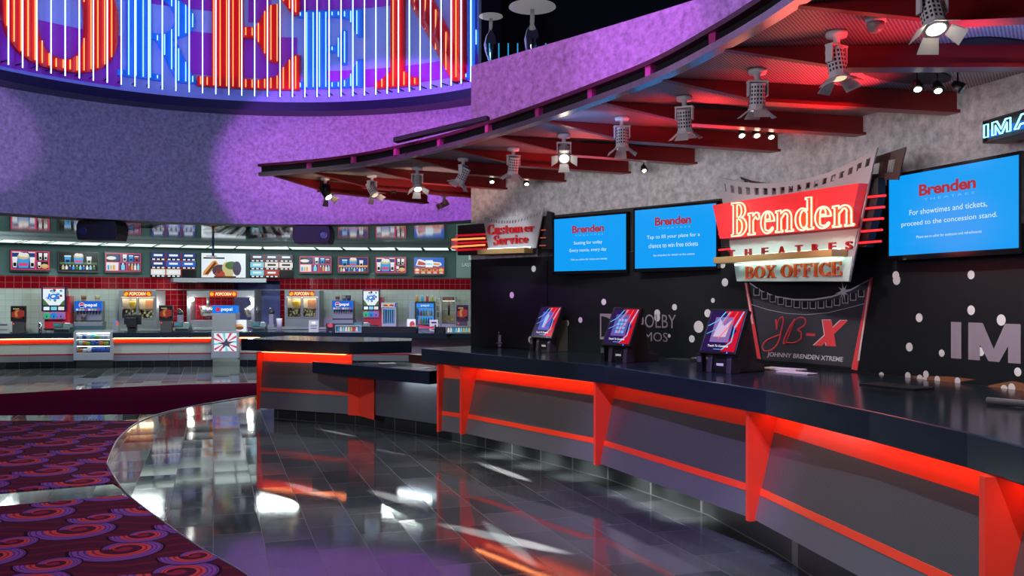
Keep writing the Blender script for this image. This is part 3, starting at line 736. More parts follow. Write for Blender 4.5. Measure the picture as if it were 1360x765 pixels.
for i, (a, b) in enumerate(BE):
    A = Vector(deck(*a)); B = Vector(deck(b[0], b[1], ZBM))
    if i == 9: B = Vector((3.34, 5.0))
    if i == 10: B = Vector((3.5, 3.95))
    d = (B-A); Ld = d.length; d = d/Ld; px_ = Vector((-d.y, d.x))*.028
    kn = min(.62, Ld*.28)
    prof = [(0.0, ZD-.012), (kn, ZBM+.02), (Ld, ZBM), (Ld, ZD-.005), (0.0, ZD-.002)]
    mb = MB(); vs = []
    for sgn in (-1, 1):
        for q, z in prof: p = A+d*q+px_*sgn; vs.append((p.x, p.y, z))
    mb.add(vs, [(4, 3, 2, 1, 0), (5, 6, 7, 8, 9)]+[(j, (j+1) % 5, 5+(j+1) % 5, 5+j) for j in range(5)])
    px2 = px_*2.1; vs = []
    for sgn in (-1, 1):
        for q, z in ((kn, ZBM-.0), (Ld, ZBM-.018), (Ld, ZBM+.004), (kn, ZBM+.022)): p = A+d*q+px2*sgn; vs.append((p.x, p.y, z))
    mb.add(vs, [(3, 2, 1, 0), (4, 5, 6, 7)]+[(j, (j+1) % 4, 4+(j+1) % 4, 4+j) for j in range(4)])
    mb.build('beam', M_redsteel, can, True, label='long bare end beam' if i == 0 else None)
    if 0 < i < 9:
        mb = MB(); p = B-d*.03; w2 = px_*1.3
        mb.prism([tuple(p-w2), tuple(p+d*.03-w2), tuple(p+d*.03+w2), tuple(p+w2)], ZBM-.02, ZBM+.14); mb.build('wall_bracket', M_steel, can, True)
for (u, v, ru, rot) in ((705, 227, 52, 0), (830, 196, 80, 0), (975, 150, 92, 0), (1205, 100, 80, 0), (1330, 66, 85, 0)):
    c = Vector(deck(u, v, ZD-.01)); k = Vector((.86, .5)); l = Vector((-.5, .86)); rx = ru/FPX*c.y; ry = .16
    mb = MB(); mb.prism([tuple(c+k*rx*cos(2*pi*i/28)+l*ry*sin(2*pi*i/28)) for i in range(28)], ZD-.012, ZD-.001); mb.build('dark_oval_plate', M_blackm, can, True)  # black plate stands in for the darkness of an oval opening
mb = MB(); a, b = deck(525, 192, ZD+.10), deck(648, 152, ZD+.32)
mb.obox((a[0], a[1], ZD+.14), (b[0], b[1]+.1, ZD+.30), (0, 0, 1), .022, .05); mb.build('top_strut', M_blackm, can, True)

# theatre spotlights hanging from the canopy
def theatre_spot(u, v, out, lit, label, doors=4, col=M_fixture, sc=1.0):
    P = deck(u, v); M = Matrix.Translation((P[0], P[1], ZD-.002))
    t = thing('theatre_spotlight', label, 'spotlight', M, 'theatre spotlights under the canopy')
    m = MB(); m.lathe([(.055, 0), (.058, -.012), (.052, -.03), (.018, -.032), (.018, -.075)], ax='z', n=18); m.build('ceiling_plate', M_white, t)
    out = Vector(out).normalized(); side = Vector((out.y, -out.x, 0))
    side = side.normalized() if side.length > .05 else Vector((1, 0, 0))
    up = side.cross(out).normalized()
    c0 = Vector((0, 0, -.165*sc))                        # pivot
    m = MB(); w = .058*sc
    m.obox((0, 0, -.07), (0, 0, -.082), side, w+.006, .024)
    for s in (-1, 1): m.obox(side*(w*s)+Vector((0, 0, -.072)), side*(w*s)+c0, side, .004, .022)
    m.build('yoke', col, t)
    F = Matrix.Identity(4)
    for i in range(3): F[i][0], F[i][1], F[i][2], F[i][3] = side[i], up[i], out[i], c0[i]
    m = MB(F); r = .05*sc; hb = .075*sc
    oct_ = [(r*cos(pi/8+pi/4*i), r*sin(pi/8+pi/4*i)) for i in range(8)]
    m.prism(oct_, -hb, hb); m.mat(1)
    for i in range(8):                                   # vent slots
        a = pi/4*i+pi/4; cx, cy = cos(a), sin(a); tx, ty = -sin(a), cos(a); rr = r*cos(pi/8)+.0006
        for j in range(5):
            for q in (-.4, .4):
                z = -hb*.7+j*hb*.32; o = q*r*.5
                vs = [(cx*rr+tx*(o+e*.005), cy*rr+ty*(o+e*.005), z+f*.007) for e, f in ((-1, -1), (1, -1), (1, 1), (-1, 1))]
                m.add(vs, [(0, 1, 2, 3)])
    h = m.build('housing', [col, M_blackm], t)
    m = MB(F); m.lathe([(r*1.12, hb), (r*1.12, hb+.012), (r*.92, hb+.014)], ax='z', n=18); m.build('front_ring', col, h)
    m = MB(F); m.lathe([(r*.98, hb+.006), (r*.75, hb+.016), (.0001, hb+.022)], ax='z', n=18)
    m.build('lens', em('FFF4DC', 14.0) if lit else em('FFE9C0', .9), h)
    for i in range(doors):
        a = pi/2*i+pi/4*0; cx, cy = cos(a), sin(a); tx, ty = -sin(a), cos(a)
        m = MB(F); z0, z1 = hb+.012, hb+.012+.045*sc; r0, r1 = r*1.1, r*1.1+.055*sc; w0, w1 = r*.72, r*.98
        vs = []
        for dz in (0, .003):
            vs += [(cx*r0-tx*w0, cy*r0-ty*w0, z0+dz), (cx*r0+tx*w0, cy*r0+ty*w0, z0+dz), (cx*r1+tx*w1, cy*r1+ty*w1, z1+dz), (cx*r1-tx*w1, cy*r1-ty*w1, z1+dz)]
        m.add(vs, [(0, 1, 2, 3), (7, 6, 5, 4), (0, 4, 5, 1), (1, 5, 6, 2), (2, 6, 7, 3), (3, 7, 4, 0)]); m.build('barn_door', col, h)
    if lit:
        c = Vector((P[0], P[1], ZD))+c0+out*(hb+.05)
        spot('spot_beam', c, c+out, lit, WHITE, 50, .35, .03)
    return t
dirs = [
 (432, 236, (.55, -.35, -.8), 60, 'dark theatre spotlight at the left tip of the canopy, lamp glowing', M_blackp),
 (494, 232, (.45, -.3, -.85), 0, 'pale theatre spotlight second from the left tip of the canopy', M_fixture),
 (554, 222, (.15, -.45, -.85), 90, 'theatre spotlight with star-bright lamp, third from the left tip of the canopy', M_fixture),
 (615, 210, (-.45, .2, -.85), 0, 'theatre spotlight tilted to the left, above the left end of the box office wall', M_fixture),
 (682, 196, (-.1, .25, -.95), 0, 'theatre spotlight pointing down, directly left of the bright lit one over the first screen', M_fixture),
 (749, 178, (-.02, -.75, -.62), 70, 'theatre spotlight shining straight at the viewer above the first blue screen', M_fixture),
 (826, 155, (.0, -.12, -1), 0, 'theatre spotlight pointing straight down above the second blue screen', M_fixture),
 (909, 128, (.1, .2, -1), 0, 'pale theatre spotlight hanging upright, fourth from the right along the canopy', M_fixture),
 (1006, 92, (.0, .12, -1), 0, 'theatre spotlight pointing down next to three small track lights, third from the right', M_fixture),
 (1111, 42, (.1, -.16, -1), 0, 'theatre spotlight with open barn doors, second from the right along the canopy', M_fixture),
 (1238, -32, (.0, -.42, -.9), 80, 'nearest theatre spotlight with brightly glowing lens, at the upper right', M_fixture),
]
for u, v, o, lit, lab, cm in dirs: theatre_spot(u, v, o, lit, lab, col=cm)
theatre_spot(590, 258, (-.85, -.1, -.45), 0, 'small theatre spotlight turned left under the far end of the canopy', col=mat('fixture_warm', (.6, .42, .38), .45), sc=.8)

# small track lights near the wall
def track_light(u, v, lit, label, aim=(.3, .35, -.9), base=2.985):
    Y = None
    P = deck(u, v, 2.97); M = Matrix.Translation((P[0], P[1], ZD-.002))
    t = thing('track_light', label, 'track light', M, 'small track lights under the canopy')
    m = MB(); m.cyl((0, 0, 0), (0, 0, -.02), .035, n=12); m.cyl((0, 0, -.02), (0, 0, -.11), .006, n=6); m.build('stem', M_blackp, t)
    a = Vector(aim).normalized(); c = Vector((0, 0, -.135))
    m = MB(); m.tube([c-a*.035, c-a*.02, c+a*.02, c+a*.035], [.016, .026, .034, .036], 12); h = m.build('lamp_head', M_blackp, t)
    m = MB(); m.tube([c+a*.030, c+a*.040], [.026, .018], 12); m.build('bulb', em('FFF0D0', 16) if lit else M_chrome, h)
    if lit:
        p = Vector((P[0], P[1], ZD-.135))+a*.08; spot('track_beam', p, p+a, lit, (1, .88, .68), 75, .5, .03)
W_ = (.1, -.5, -.85)
for u, v, lit, lab, aim in ((522, 255, 0, 'unlit black track light under the left end beams of the canopy', (.3, -.3, -.8)),
    (653, 240, 14, 'lit track light above the customer service sign', (.1, -.5, -.85)), (699, 243, 14, 'lit track light between the customer service sign and the first blue screen', (.1, -.5, -.85)),
    (855, 225, 26, 'single star-bright track light above the second blue screen', W_),
    (984, 178, 12, 'left one of the three track lights in a row above the red neon sign', W_), (1004, 178, 12, 'middle one of the three track lights in a row above the red neon sign', W_), (1023, 180, 12, 'right one of the three track lights in a row above the red neon sign', W_),
    (1218, 116, 20, 'brightest track light on the rail above the large right screen', (-.1, -.5, -.85)), (1245, 118, 16, 'middle track light on the rail above the large right screen', (-.1, -.5, -.85)), (1272, 117, 0, 'unlit black track light on the rail above the large right screen', (.6, -.3, -.5))):
    track_light(u, v, lit, lab, aim)
P = deck(1163, 35, ZD-.05); cam_t = thing('dome_camera', 'small grey dome camera on the mesh ceiling left of the nearest spotlight', 'camera', Matrix.Translation((P[0], P[1], ZD-.002)))
m = MB(); m.lathe([(.05, 0), (.05, -.03)], ax='z'); m.build('housing', M_fixture, cam_t)
m = MB(); m.lathe([(.043, -.03), (.042, -.05), (.033, -.07), (.018, -.083), (.0001, -.087)], ax='z'); m.build('dome', mat('smoke_dome', (.25, .25, .27), .1), cam_t)
# added coloured spots without bodies, floating under the canopy to tint the mesh
def gel_fill(P, aim, e, col, label, size=100):
    spot('gel_fill_beam', P, aim, e, col, size, .6, .05)
gel_fill((2.25, 5.9, 2.5), (2.0, 5.75, 3.2), 93, RED, '', 85)
gel_fill((2.35, 4.5, 2.5), (2.05, 4.5, 3.2), 62, RED, '', 85)
gel_fill((1.6, 7.1, 2.45), (1.35, 6.95, 3.2), 73, RED, '', 85)
gel_fill((.75, 8.6, 2.4), (.5, 8.4, 3.2), 50, (1, .14, .12), '', 90)
gel_fill((-1.0, 10.0, 2.3), (-.9, 10.5, 3.2), 50, (1, .62, .50), '', 100)
gel_fill((-2.1, 10.4, 2.5), (-2.0, 10.7, 3.2), 14, (1, .7, .45), '', 100)
gel_fill((2.5, 4.6, 2.5), (2.6, 4.7, 3.2), 26, (.3, .35, 1), '', 80)
gel_fill((.5, 6.9, 2.6), (.55, 7.2, 3.2), 16, (.35, .4, 1), '', 80)
gel_fill((1.9, 7.0, 2.5), (2.1, 7.2, 3.2), 35, RED, '', 75)
for k, u in enumerate((700, 850, 1000, 1090, 1200, 1320)):
    q = BOX.hit(u, 1.5); p, d = BOX.at(q, 1.5); q2, d2 = BOX.at(q, 0)
    spot('mural_fill', (p.x, p.y, 2.9), (q2.x, q2.y, 1.45), 62, (1, .96, .97), 70, .8, .04)  # added fill, unseen, to brighten the mural
spot('sign_fill', (-.75, 9.6, 2.85), (.0, 10.4, 2.3), 40, (.95, .98, 1), 44, .6, .03)  # added spot, unseen, to brighten the service sign
# wall washers clamped where the canopy meets the wall
for k, u in enumerate((655, 725, 800, 880, 965, 1062, 1180, 1310)):
    q = BOX.hit(u, .9); p, d = BOX.at(q, .9); q2, d2 = BOX.at(q, 0)
    spot('wall_washer', (p.x, p.y, 2.86), (q2.x, q2.y, 2.45), 8 if k < 4 else 7, (1, .98, .95), 130, .7, .08)
# ------------------------------------------------------------------ box office counter
ZT, ZS = 1.12, .965
F_ = [(-1.05, 10.44), (.795, 7.77), (1.60, 5.70), (1.84, 4.65), (1.97, 3.91), (2.03, 3.2), (2.06, 2.2), (2.06, 1.0)]
bk = [tuple(BOX.at(BOX.s[-1]*i/40, .015)[0]) for i in range(41)]
bk = [p for p in bk if p[1] > 1.0 and p[0] > -.46]
mb = MB(); mb.prism(F_+bk[::-1]+[(-.46, 11.03)], ZS, ZT)
tag(mb.build('countertop', M_black, bevel=.006), 'long black granite worktop of the box office counter carrying the touch screens', 'countertop')
mb = MB(); mb.prism([(-3.87, 12.9), (-2.16, 12.0), (-1.37, 12.32), (-1.45, 13.1), (-3.5, 14.0)], .955, ZT)
tag(mb.build('countertop', M_black, bevel=.006), 'separate black slab at the far left end of the box office counter', 'countertop')
mb = MB(); mb.prism([(-2.67, 12.07), (-.957, 10.45), (-.66, 10.9), (-1.45, 11.98), (-2.08, 11.82), (-2.6, 12.11)], .70, .855)
tag(mb.build('countertop', M_black, bevel=.006), 'lower black ledge jutting out between the two taller counter slabs', 'countertop')
M_lampstrip = em('FF9A50', 5)
def V2(p): return Vector((p[0], p[1]))
def bay(P, Q, label, rt=.20, rb=.03, ztop=ZS, zb=.25, mesh=True, band=True, finL=None, finR=None, led=4.0, lcol='FF8A50', lx=.06, post=False):
    """one counter unit between two fin feet P and Q (left and right, on the front line)"""
    P, Q = V2(P), V2(Q); d = (Q-P).normalized(); nn = Vector((d.y, -d.x)); Lb = (Q-P).length
    t = thing('counter_unit', label, 'counter unit', frame((P.x, P.y, 0), (d.x, d.y, 0)), None)
    def rec(z): return -(rb+(rt-rb)*(z-zb)/(ztop-zb))
    def slab(name, z0, z1, m, th=.012, out=0.0, x0=.0, x1=None, lab=None):
        x1 = Lb if x1 is None else x1; b = MB()
        b.prismx([(rec(z0)+out, z0), (rec(z1)+out, z1), (rec(z1)-th, z1), (rec(z0)-th, z0)], x0, x1); return b.build(name, m, t, label=lab)
    z1, z2, z3 = .82, .455, .41
    if band: slab('band', z1, ztop, M_redpaint, lab='glossy orange red band')
    slab('panel', z2 if band else zb, z1 if band else ztop, M_mesh if mesh else M_steel, lab='woven grey metal panel' if mesh else 'plain brushed steel panel')
    if band:
        slab('stripe', z3, z2, M_redpaint, out=.004, lab='thin red stripe'); slab('lower_panel', zb, z3, M_kicksteel, lab='grey lower panel')
    b = MB(); b.box(.02, .02, -.50, Lb-.02, ztop-.002, rec(zb)*0-.22); 
    for s_, nm in ((finL, 0), (finR, 1)):
        if s_:
            x = 0 if nm == 0 else Lb; b = MB(); w = s_
            b.prismx([(0.012, ztop), (0.012, zb-.01), (rec(zb)-.02, zb-.01), (rec(ztop)-.03, ztop)], x-w/2, x+w/2); b.build('fin', M_redfin, t, label='red triangular fin')
    if post: b = MB(); b.box(-.015, zb-.01, -.06, .015, ztop, .012); b.build('edge_post', M_redfin, t, label='thin red edge post')
    if led:
        b = MB(); b.box(lx, ztop-.003, rec(ztop)+.05, Lb-.06, ztop-.001, rec(ztop)+.09); b.build('light_strip', em(lcol, led), t)
    return t
f0, f1, f2, f3, f4 = (-.81, 9.96), (-.541, 9.69), (.735, 7.91), (1.555, 5.93), (1.956, 3.737)
bay((-3.535, 12.56), (-2.16, 11.9), 'counter unit under the separate black slab, at the left end of the box office', .10, .02, .954, .17, finL=.02, led=12)
bay((-1.75, 11.42), (-.87, 10.58), 'plain brushed steel counter unit under the lower black ledge', .03, .03, .70, .22, False, False, led=34, lcol='E4F8FF', lx=.55)
bay(f0, f1, 'narrowest counter unit, between the lower ledge and the first long unit', .07, .03, ZS-.001, .24, post=True, led=0)
bay(f1, f2, 'long counter unit below the farthest touch screen, right of the narrowest unit', .20, .03, ZS-.001, .25, finL=.035, led=9)
bay(f2, f3, 'counter unit directly below the nearest touch screen, in the middle of the long counter', .20, .03, ZS-.001, .25, finL=.04, led=2)
bay(f3, f4, 'counter unit with a wide grey panel at the lower right of the photo', .20, .03, ZS-.001, .25, finL=.045, led=8)
bay(f4, (2.02, 1.6), 'nearest counter unit, cut off by the right edge of the photo', .20, .03, ZS-.001, .25, finL=.045, led=8)
# red post between the left unit and the steel unit
mb = MB(); mb.prism([(-2.16, 11.905), (-2.0, 11.83), (-1.745, 11.43), (-1.74, 11.6), (-2.1, 12.0)], .16, .699)
tag(mb.build('post', M_redfin), 'wide red post under the lower ledge, left of the brushed steel unit', 'post')
mb = MB(); mb.sweep([(-3.36, 12.76), (-2.04, 12.07), (-.947, 11.03), (0, 9.88), (.892, 8.5), (1.535, 7.08), (1.76, 6.05), (1.9, 5.0), (2.12, 4.0), (2.2, 3.0), (2.22, 1.0)], [(0, 0), (0, .27), (-.05, .27), (-.05, 0)])
mb.build('baseboard_right', M_kick, kind='structure')
mb = MB(); mb.prism([(-1.55, 13.55), (-.62, 12.3), (-.5, 12.4), (-1.4, 13.7)], .3, .86)
tag(mb.build('counter_unit', mat('rust_panel', (.45, .05, .02), .4)), 'rust coloured low cabinet glimpsed behind the lower ledge', 'counter unit')
# white patches that imitate reflections on the low ledge
for i, (x, y, a, lab) in enumerate(((-1.62, 11.72, .4, 'white patch imitating a reflection at the back left of the lower ledge'), (-1.05, 10.95, .9, 'white patch imitating a reflection toward the right end of the lower ledge'))):
    m = MB(Matrix.Translation((x, y, .8555)) @ Matrix.Rotation(a, 4, 'Z')); m.box(-.10, -.07, 0, .10, .07, .003); tag(m.build('glint_patch', M_paper), lab, 'paper')

# ------------------------------------------------------------------ mural on the box office wall
mur = thing('mural', 'black mural with white dots, silver logos and film strip shield on the box office wall', 'mural', (1.9, 8.3, ZT))
OF = .014
def WM(): m = MB(BOX.map()); m.cut = .09; return m
mb = WM(); strip(mb, .01, BOX.s[-1]-.4, ZT, 2.17, OF, 120); mb.build('backing', mat('mural_black', (.007, .009, .011), .42), mur, True)
mb = WM()
def boxstrip(u0, u1, v0, v1, m=None):
    q0, z0 = BOX.wall(u0, v1, .03); q1, _ = BOX.wall(u1, v1, .03); _, z1 = BOX.wall(u0, v0, .03); return q0, q1, z0, z1
q0, q1, z0, z1 = boxstrip(712, 966, 290, 360); mb = WM(); vs = []
def wbox(mb, q0, q1, z0, z1, o0, o1, n=12):
    vs = []
    for i in range(n+1):
        q = q0+(q1-q0)*i/n; vs += [(q, z0, o0), (q, z0, o1), (q, z1, o1), (q, z1, o0)]
    mb.add(vs, [(4*i+j, 4*i+4+j, 4*i+4+(j+1) % 4, 4*i+(j+1) % 4) for i in range(n) for j in range(4)]+[(0, 1, 2, 3), (4*n+3, 4*n+2, 4*n+1, 4*n)])
wbox(mb, q0, q1, 2.175, 2.62, .002, .008); tag(mb.build('backboard', M_blackm), 'black backboard behind the two far blue screens', 'board')
q0 = BOX.hit(1150); q1 = BOX.hit(1358)
mb = WM(); wbox(mb, q0, q1, 2.175, 2.55, .002, .03); tag(mb.build('backboard', M_blackm), 'black backboard behind the large right screen', 'board')
M_lilac = mat('print_lilac', (.30, .25, .31), .5); M_dot = mat('print_white', (.70, .68, .68), .5); M_silv = mat('print_silver', (.72, .70, .75), .45)
M_pred = mat('print_red', (.85, .07, .08), .45); M_pgrey = mat('print_grey', (.050, .053, .068), .4); M_pdark = mat('print_dark', (.013, .014, .018), .45)
def wpx(u, v, off=OF): return BOX.wall(u, v, off)
mb = WM()
for (u, v, k) in ((710, 357, 1), (802, 401, 1), (771, 425, .9), (896, 408, 1), (928, 434, 1.5), (940, 416, 1), (919, 450, .9), (873, 416, 1.2), (873, 422, 1.2), (706, 451, 1.1), (753, 429, 1), (681, 392, 1), (1190, 366, 1.1), (1191, 372, 1.2), (963, 375, 1),
                  (1290, 365, 1.1), (1290, 412, 1.2), (1221, 422, 1.1), (1330, 425, 1.4), (1208, 461, 1.1), (1251, 469, .9), (1303, 467, 1.1), (1171, 499, .9), (1206, 499, .9), (1230, 497, .9), (1352, 494, 1.1), (1206, 509, 1), (1222, 503, 1), (1228, 506, 1), (1234, 510, 1), (1245, 504, .9), (1246, 510, 1), (1272, 506, .9), (1334, 517, 1.1), (1344, 515, 1.1), (889, 446, .6), (947, 399, .6), (960, 352, .8)):
    q, z = wpx(u, v); p, d = BOX.at(q, OF); r = (4.7 if u > 900 else 3.7)*k/FPX*p.y
    if z > 2.16: continue
    mb.ell(q, z, r*1.15, r*1.15, .0295 if u < 730 else OF+.002)
mb.build('white_dots', M_dot, mur, True)
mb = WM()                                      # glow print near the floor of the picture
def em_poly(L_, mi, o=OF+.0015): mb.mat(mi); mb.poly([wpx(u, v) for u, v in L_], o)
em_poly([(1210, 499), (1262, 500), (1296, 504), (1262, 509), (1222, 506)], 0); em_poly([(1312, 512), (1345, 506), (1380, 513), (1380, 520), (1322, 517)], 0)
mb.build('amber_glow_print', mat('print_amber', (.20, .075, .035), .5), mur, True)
# double-D logo and lettering
mb = WM(); qa, za = wpx(797, 450.5); qb, zb_ = wpx(843, 450.5); _, zt = wpx(797, 416.5)
mb.rect(qa, za, qb, zt, OF+.002); mb.mat(1)
H_ = zt-za; cx = (qa+qb)/2; W2 = (qb-qa)
for s_ in (-1, 1):
    c0 = cx+s_*W2*.46; pl = [(c0, za+H_*.1), (c0, zt-H_*.1)]+[(c0-s_*W2*.38*cos(R(a)), za+H_/2+H_*.40*sin(R(a))) for a in range(85, -90, -15)]
    mb.poly(pl, OF+.004)
mb.mat(0); q1, z1 = wpx(845, 435); q2, z2 = wpx(898, 417); _, zz = wpx(872, 435.5); _, zt2 = wpx(872, 417.5)
mb.text('DOLBY', q1, zz, q2, zt2, OF+.003); q1, _ = wpx(836, 452); q2, _ = wpx(887, 452); _, z1 = wpx(862, 453); _, z2 = wpx(862, 441)
mb.text('ATMOS', q1, z1, q2, z2, OF+.003)
mb.build('sound_logo', [M_lilac, M_pdark], mur, True)
mb = WM(); q1, _ = wpx(1263.5, 450); q2, _ = wpx(1356, 450); q3, z1 = wpx(1263.5, 475.5); _, z2 = wpx(1263.5, 427.5)
W_I = q2-q1; hI = z2-z1
mb.rect(q1, z1, q1+W_I*.155, z2, OF+.003)
x = q1+W_I*.26
sw = W_I*.17
xe = q2
mb.poly([(x, z1), (x+sw, z1), (x+sw, z2), (x, z2)], OF+.003); mb.poly([(xe-sw, z1), (xe, z1), (xe, z2), (xe-sw, z2)], OF+.003)
xm = (x+xe)/2
mb.poly([(x, z2), (x+sw*1.25, z2), (xm+sw*.45, z1), (xm-sw*.45, z1)], OF+.0032); mb.poly([(xe, z2), (xe-sw*1.25, z2), (xm-sw*.45, z1), (xm+sw*.45, z1)], OF+.0034)
qA = q2+W_I*.10
mb.poly([(qA, z1), (qA+sw, z1), (qA+W_I*.42, z2), (qA+W_I*.30, z2)], OF+.003); mb.poly([(qA+W_I*.72, z1), (qA+W_I*.72-sw, z1), (qA+W_I*.30, z2), (qA+W_I*.42, z2)], OF+.0032); mb.rect(qA+W_I*.18, z1+hI*.25, qA+W_I*.55, z1+hI*.42, OF+.003)
qX = qA+W_I*.8
mb.poly([(qX, z1), (qX+sw*1.2, z1), (qX+W_I*.66, z2), (qX+W_I*.66-sw*1.2, z2)], OF+.003); mb.poly([(qX+W_I*.66, z1), (qX+W_I*.66-sw*1.2, z1), (qX, z2), (qX+sw*1.2, z2)], OF+.0032)
mb.build('large_lettering', mat('print_mauve', (.27, .22, .28), .5), mur, True)
# film-strip shield with red side stripes
def seq(L_): return [wpx(u, v) for u, v in L_]
top = [(996, 375), (1012, 386), (1030, 393), (1055, 397), (1080, 397), (1105, 393), (1130, 384), (1154, 371)]
mid = [(998, 404), (1020, 411), (1045, 416), (1072, 417.5), (1100, 415), (1125, 409), (1148, 403)]
mb = WM()
mb.poly(seq(top+[(1133, 488), (1013, 478)]), OF+.0015)
mb.mat(1); tp = seq(top); 
for a, b in zip(tp, tp[1:]): mb.poly([a, b, (b[0], b[1]-.013), (a[0], a[1]-.013)], OF+.003)
mp = seq(mid)
for a, b in zip(mp, mp[1:]): mb.poly([a, b, (b[0], b[1]-.004), (a[0], a[1]-.004)], OF+.0025)
for i in range(14):
    u = 1001+i*10.7; 
    tt = (u-996)/158.0; vt = 375+ (1-(2*tt-1)**2)*21.5-tt*2.5; 
    v0, v1 = vt+5.5, vt+15
    mb.mat(1); mb.poly(seq([(u, v0), (u+8.2, v0), (u+8.2, v1), (u, v1)]), OF+.003); mb.mat(2); mb.poly(seq([(u+.9, v0), (u+7.4, v0), (u+7.4, v1-1), (u+.9, v1-1)]), OF+.0036)
mb.build('film_strip_shield', [M_pgrey, M_silv, M_pdark], mur, True)
for LL in ((([(1155, 370), (1160, 367.5), (1139, 492), (1131, 490.5)], 0, .004), ([(1155.5, 371), (1157, 370.5), (1142, 479), (1139.5, 479)], 1, .005)),
           (([(989, 375), (993, 376), (1011, 477), (1006, 476)], 0, .004), ([(990.3, 376), (991.6, 376), (1001, 430), (999, 430)], 1, .005))):
    mb = WM()
    for L1, mi, o in LL: mb.mat(mi); mb.poly(seq(L1), OF+o)
    mb.build('side_stripe', [M_pred, M_dot], mur, True)
mb = WM()                                      # eight-pointed sparkle
q, z = wpx(1121, 387)
for i in range(16):
    a = pi/8*i+.2; l = (.085 if i % 2 == 0 else .045)*(1.15 if i % 4 == 0 else .8); b = .010
    mb.poly([(q+l*cos(a), z+l*sin(a)), (q-b*sin(a), z+b*cos(a)), (q+b*sin(a), z-b*cos(a))], OF+.006)
mb.ell(q, z, .028, .028, OF+.0062)
mb.build('sparkle', M_silv, mur, True)
def script(mb, L_, r=.0065):
    mb.tube([(*wpx(u, v), OF+.004) for u, v in L_], r, 6)
mb = WM()
script(mb, spline([(1031, 424), (1034, 431), (1036, 445), (1040, 430), (1040, 422), (1036, 421), (1033, 430), (1034, 442), (1037, 446)][:1]+[(1032, 438), (1034, 426), (1039, 421), (1041, 426), (1038, 440), (1034, 455), (1026, 464), (1016, 466), (1013, 460), (1019, 452), (1030, 447), (1038, 444)], 5))
script(mb, spline([(1043, 449), (1047, 440), (1056, 424), (1051, 438), (1044, 455), (1041, 455), (1044, 446), (1052, 430), (1062, 422), (1070, 424), (1069, 432), (1060, 438), (1064, 441), (1064, 450), (1056, 455), (1046, 455)], 5))
mb.build('script_initials', M_pred, mur, True)
mb = WM(); mb.poly(seq([(1071, 442.5), (1083, 443), (1083, 446.3), (1071, 445.8)]), OF+.004)
for o, mi, du in ((.004, 1, -1.2), (.005, 0, 0)):
    mb.mat(mi)
    mb.poly(seq([(1093+du, 425+du*.5), (1105+du, 425+du*.5), (1111+du, 460+du*.5), (1098+du, 459.5+du*.5)]), OF+o); mb.poly(seq([(1117+du, 425.5+du*.5), (1127+du, 425.5+du*.5), (1092+du, 459.5+du*.5), (1081+du, 459+du*.5)]), OF+o+.0002)
mb.build('bold_initial', [M_pred, M_silv], mur, True)
mb = WM(); q1, z1 = wpx(1019, 474); q2, z2 = wpx(1120.5, 474); _, za = wpx(1070, 478.5); _, zb2 = wpx(1070, 470.5)
mb.text('JOHNNY BRENDEN XTREME', q1, za, q2, zb2, OF+.004, bold=.02, shear=.15); mb.build('caption', M_silv, mur, True)

# ------------------------------------------------------------------ wall screens
def tv(P0, P1, ztop, zbot, label, lines, small, md=.075):
    P0, P1 = Vector(P0), Vector(P1); W = (P1-P0).length; H = ztop-zbot
    t = thing('display_screen', label, 'screen', frame((P0.x, P0.y, zbot), (P1.x-P0.x, P1.y-P0.y, 0)), 'blue box office screens')
    m = MB(); m.box(0, 0, -.045, W, H, -.004); m.box(.0, .0, -.004, W, .035, .004); m.box(0, H-.022, -.004, W, H, .004); m.box(0, .035, -.004, .018, H-.022, .004); m.box(W-.018, .035, -.004, W, H-.022, .004)
    m.build('casing', mat('gloss_black', (.006, .006, .008), .12), t)
    m = MB(); m.box(W*.3, H*.25, -md, W*.7, H*.75, -.045); m.build('mount', M_blackp, t)
    m = MB(); m.rect(.018, .035, W-.018, H-.022, 0); d = m.build('display', em('0C9DF5', 1.0), t)
    m = MB(); m.text('Brenden', W*.27, H*.70, W*.70, H*.83, .001, bold=.035, spacing=.95); m.build('logo', em('B0303C', .9), d, label='dark red logo lettering')
    m = MB()
    for i, ln in enumerate(lines):
        y = H*(.49-.125*i); wd = .0225*len(ln); m.text(ln, W*(.485-wd/2), y, W*(.485+wd/2), y+H*.07, .001)
    m.text(small, W*.25, H*.235, W*.74, H*.265, .001)
    m.build('message', em('CFEFFF', 1.0), d)
    m = MB(); m.text('THEATRES', W*.31, H*.645, W*.69, H*.67, .001, spacing=1.6); m.build('subtitle', em('6FC4FF', 1.0), d)
    return t
def pq(u, Y): return ((u-UC)/FPX*Y, Y)
tv(pq(734.5, 9.87), pq(833.5, 9.17), CAMH+(HV-289)/FPX*9.87, CAMH+(HV-364.8)/FPX*9.87, 'leftmost of the three large blue wall screens, next to the customer service sign', ['Seating for today', 'Every movie, every day'], 'Visit us online for times and details')
tv(pq(841.5, 9.03), pq(953.5, 8.30), CAMH+(HV-277)/FPX*9.03, CAMH+(HV-361.5)/FPX*9.03, 'middle one of the three large blue wall screens, left of the red neon sign', ['Tap to fill your plate for a', 'chance to win free tickets'], 'See attendant for details on the contest')
tv(pq(1178.5, 6.65), pq(1357, 5.53), CAMH+(HV-233)/FPX*6.65, CAMH+(HV-346.5)/FPX*6.65, 'largest and nearest of the three blue wall screens, at the right edge', ['For showtimes and tickets,', 'proceed to the concession stand.'], 'Please see an usher for assistance and refreshments', .13)

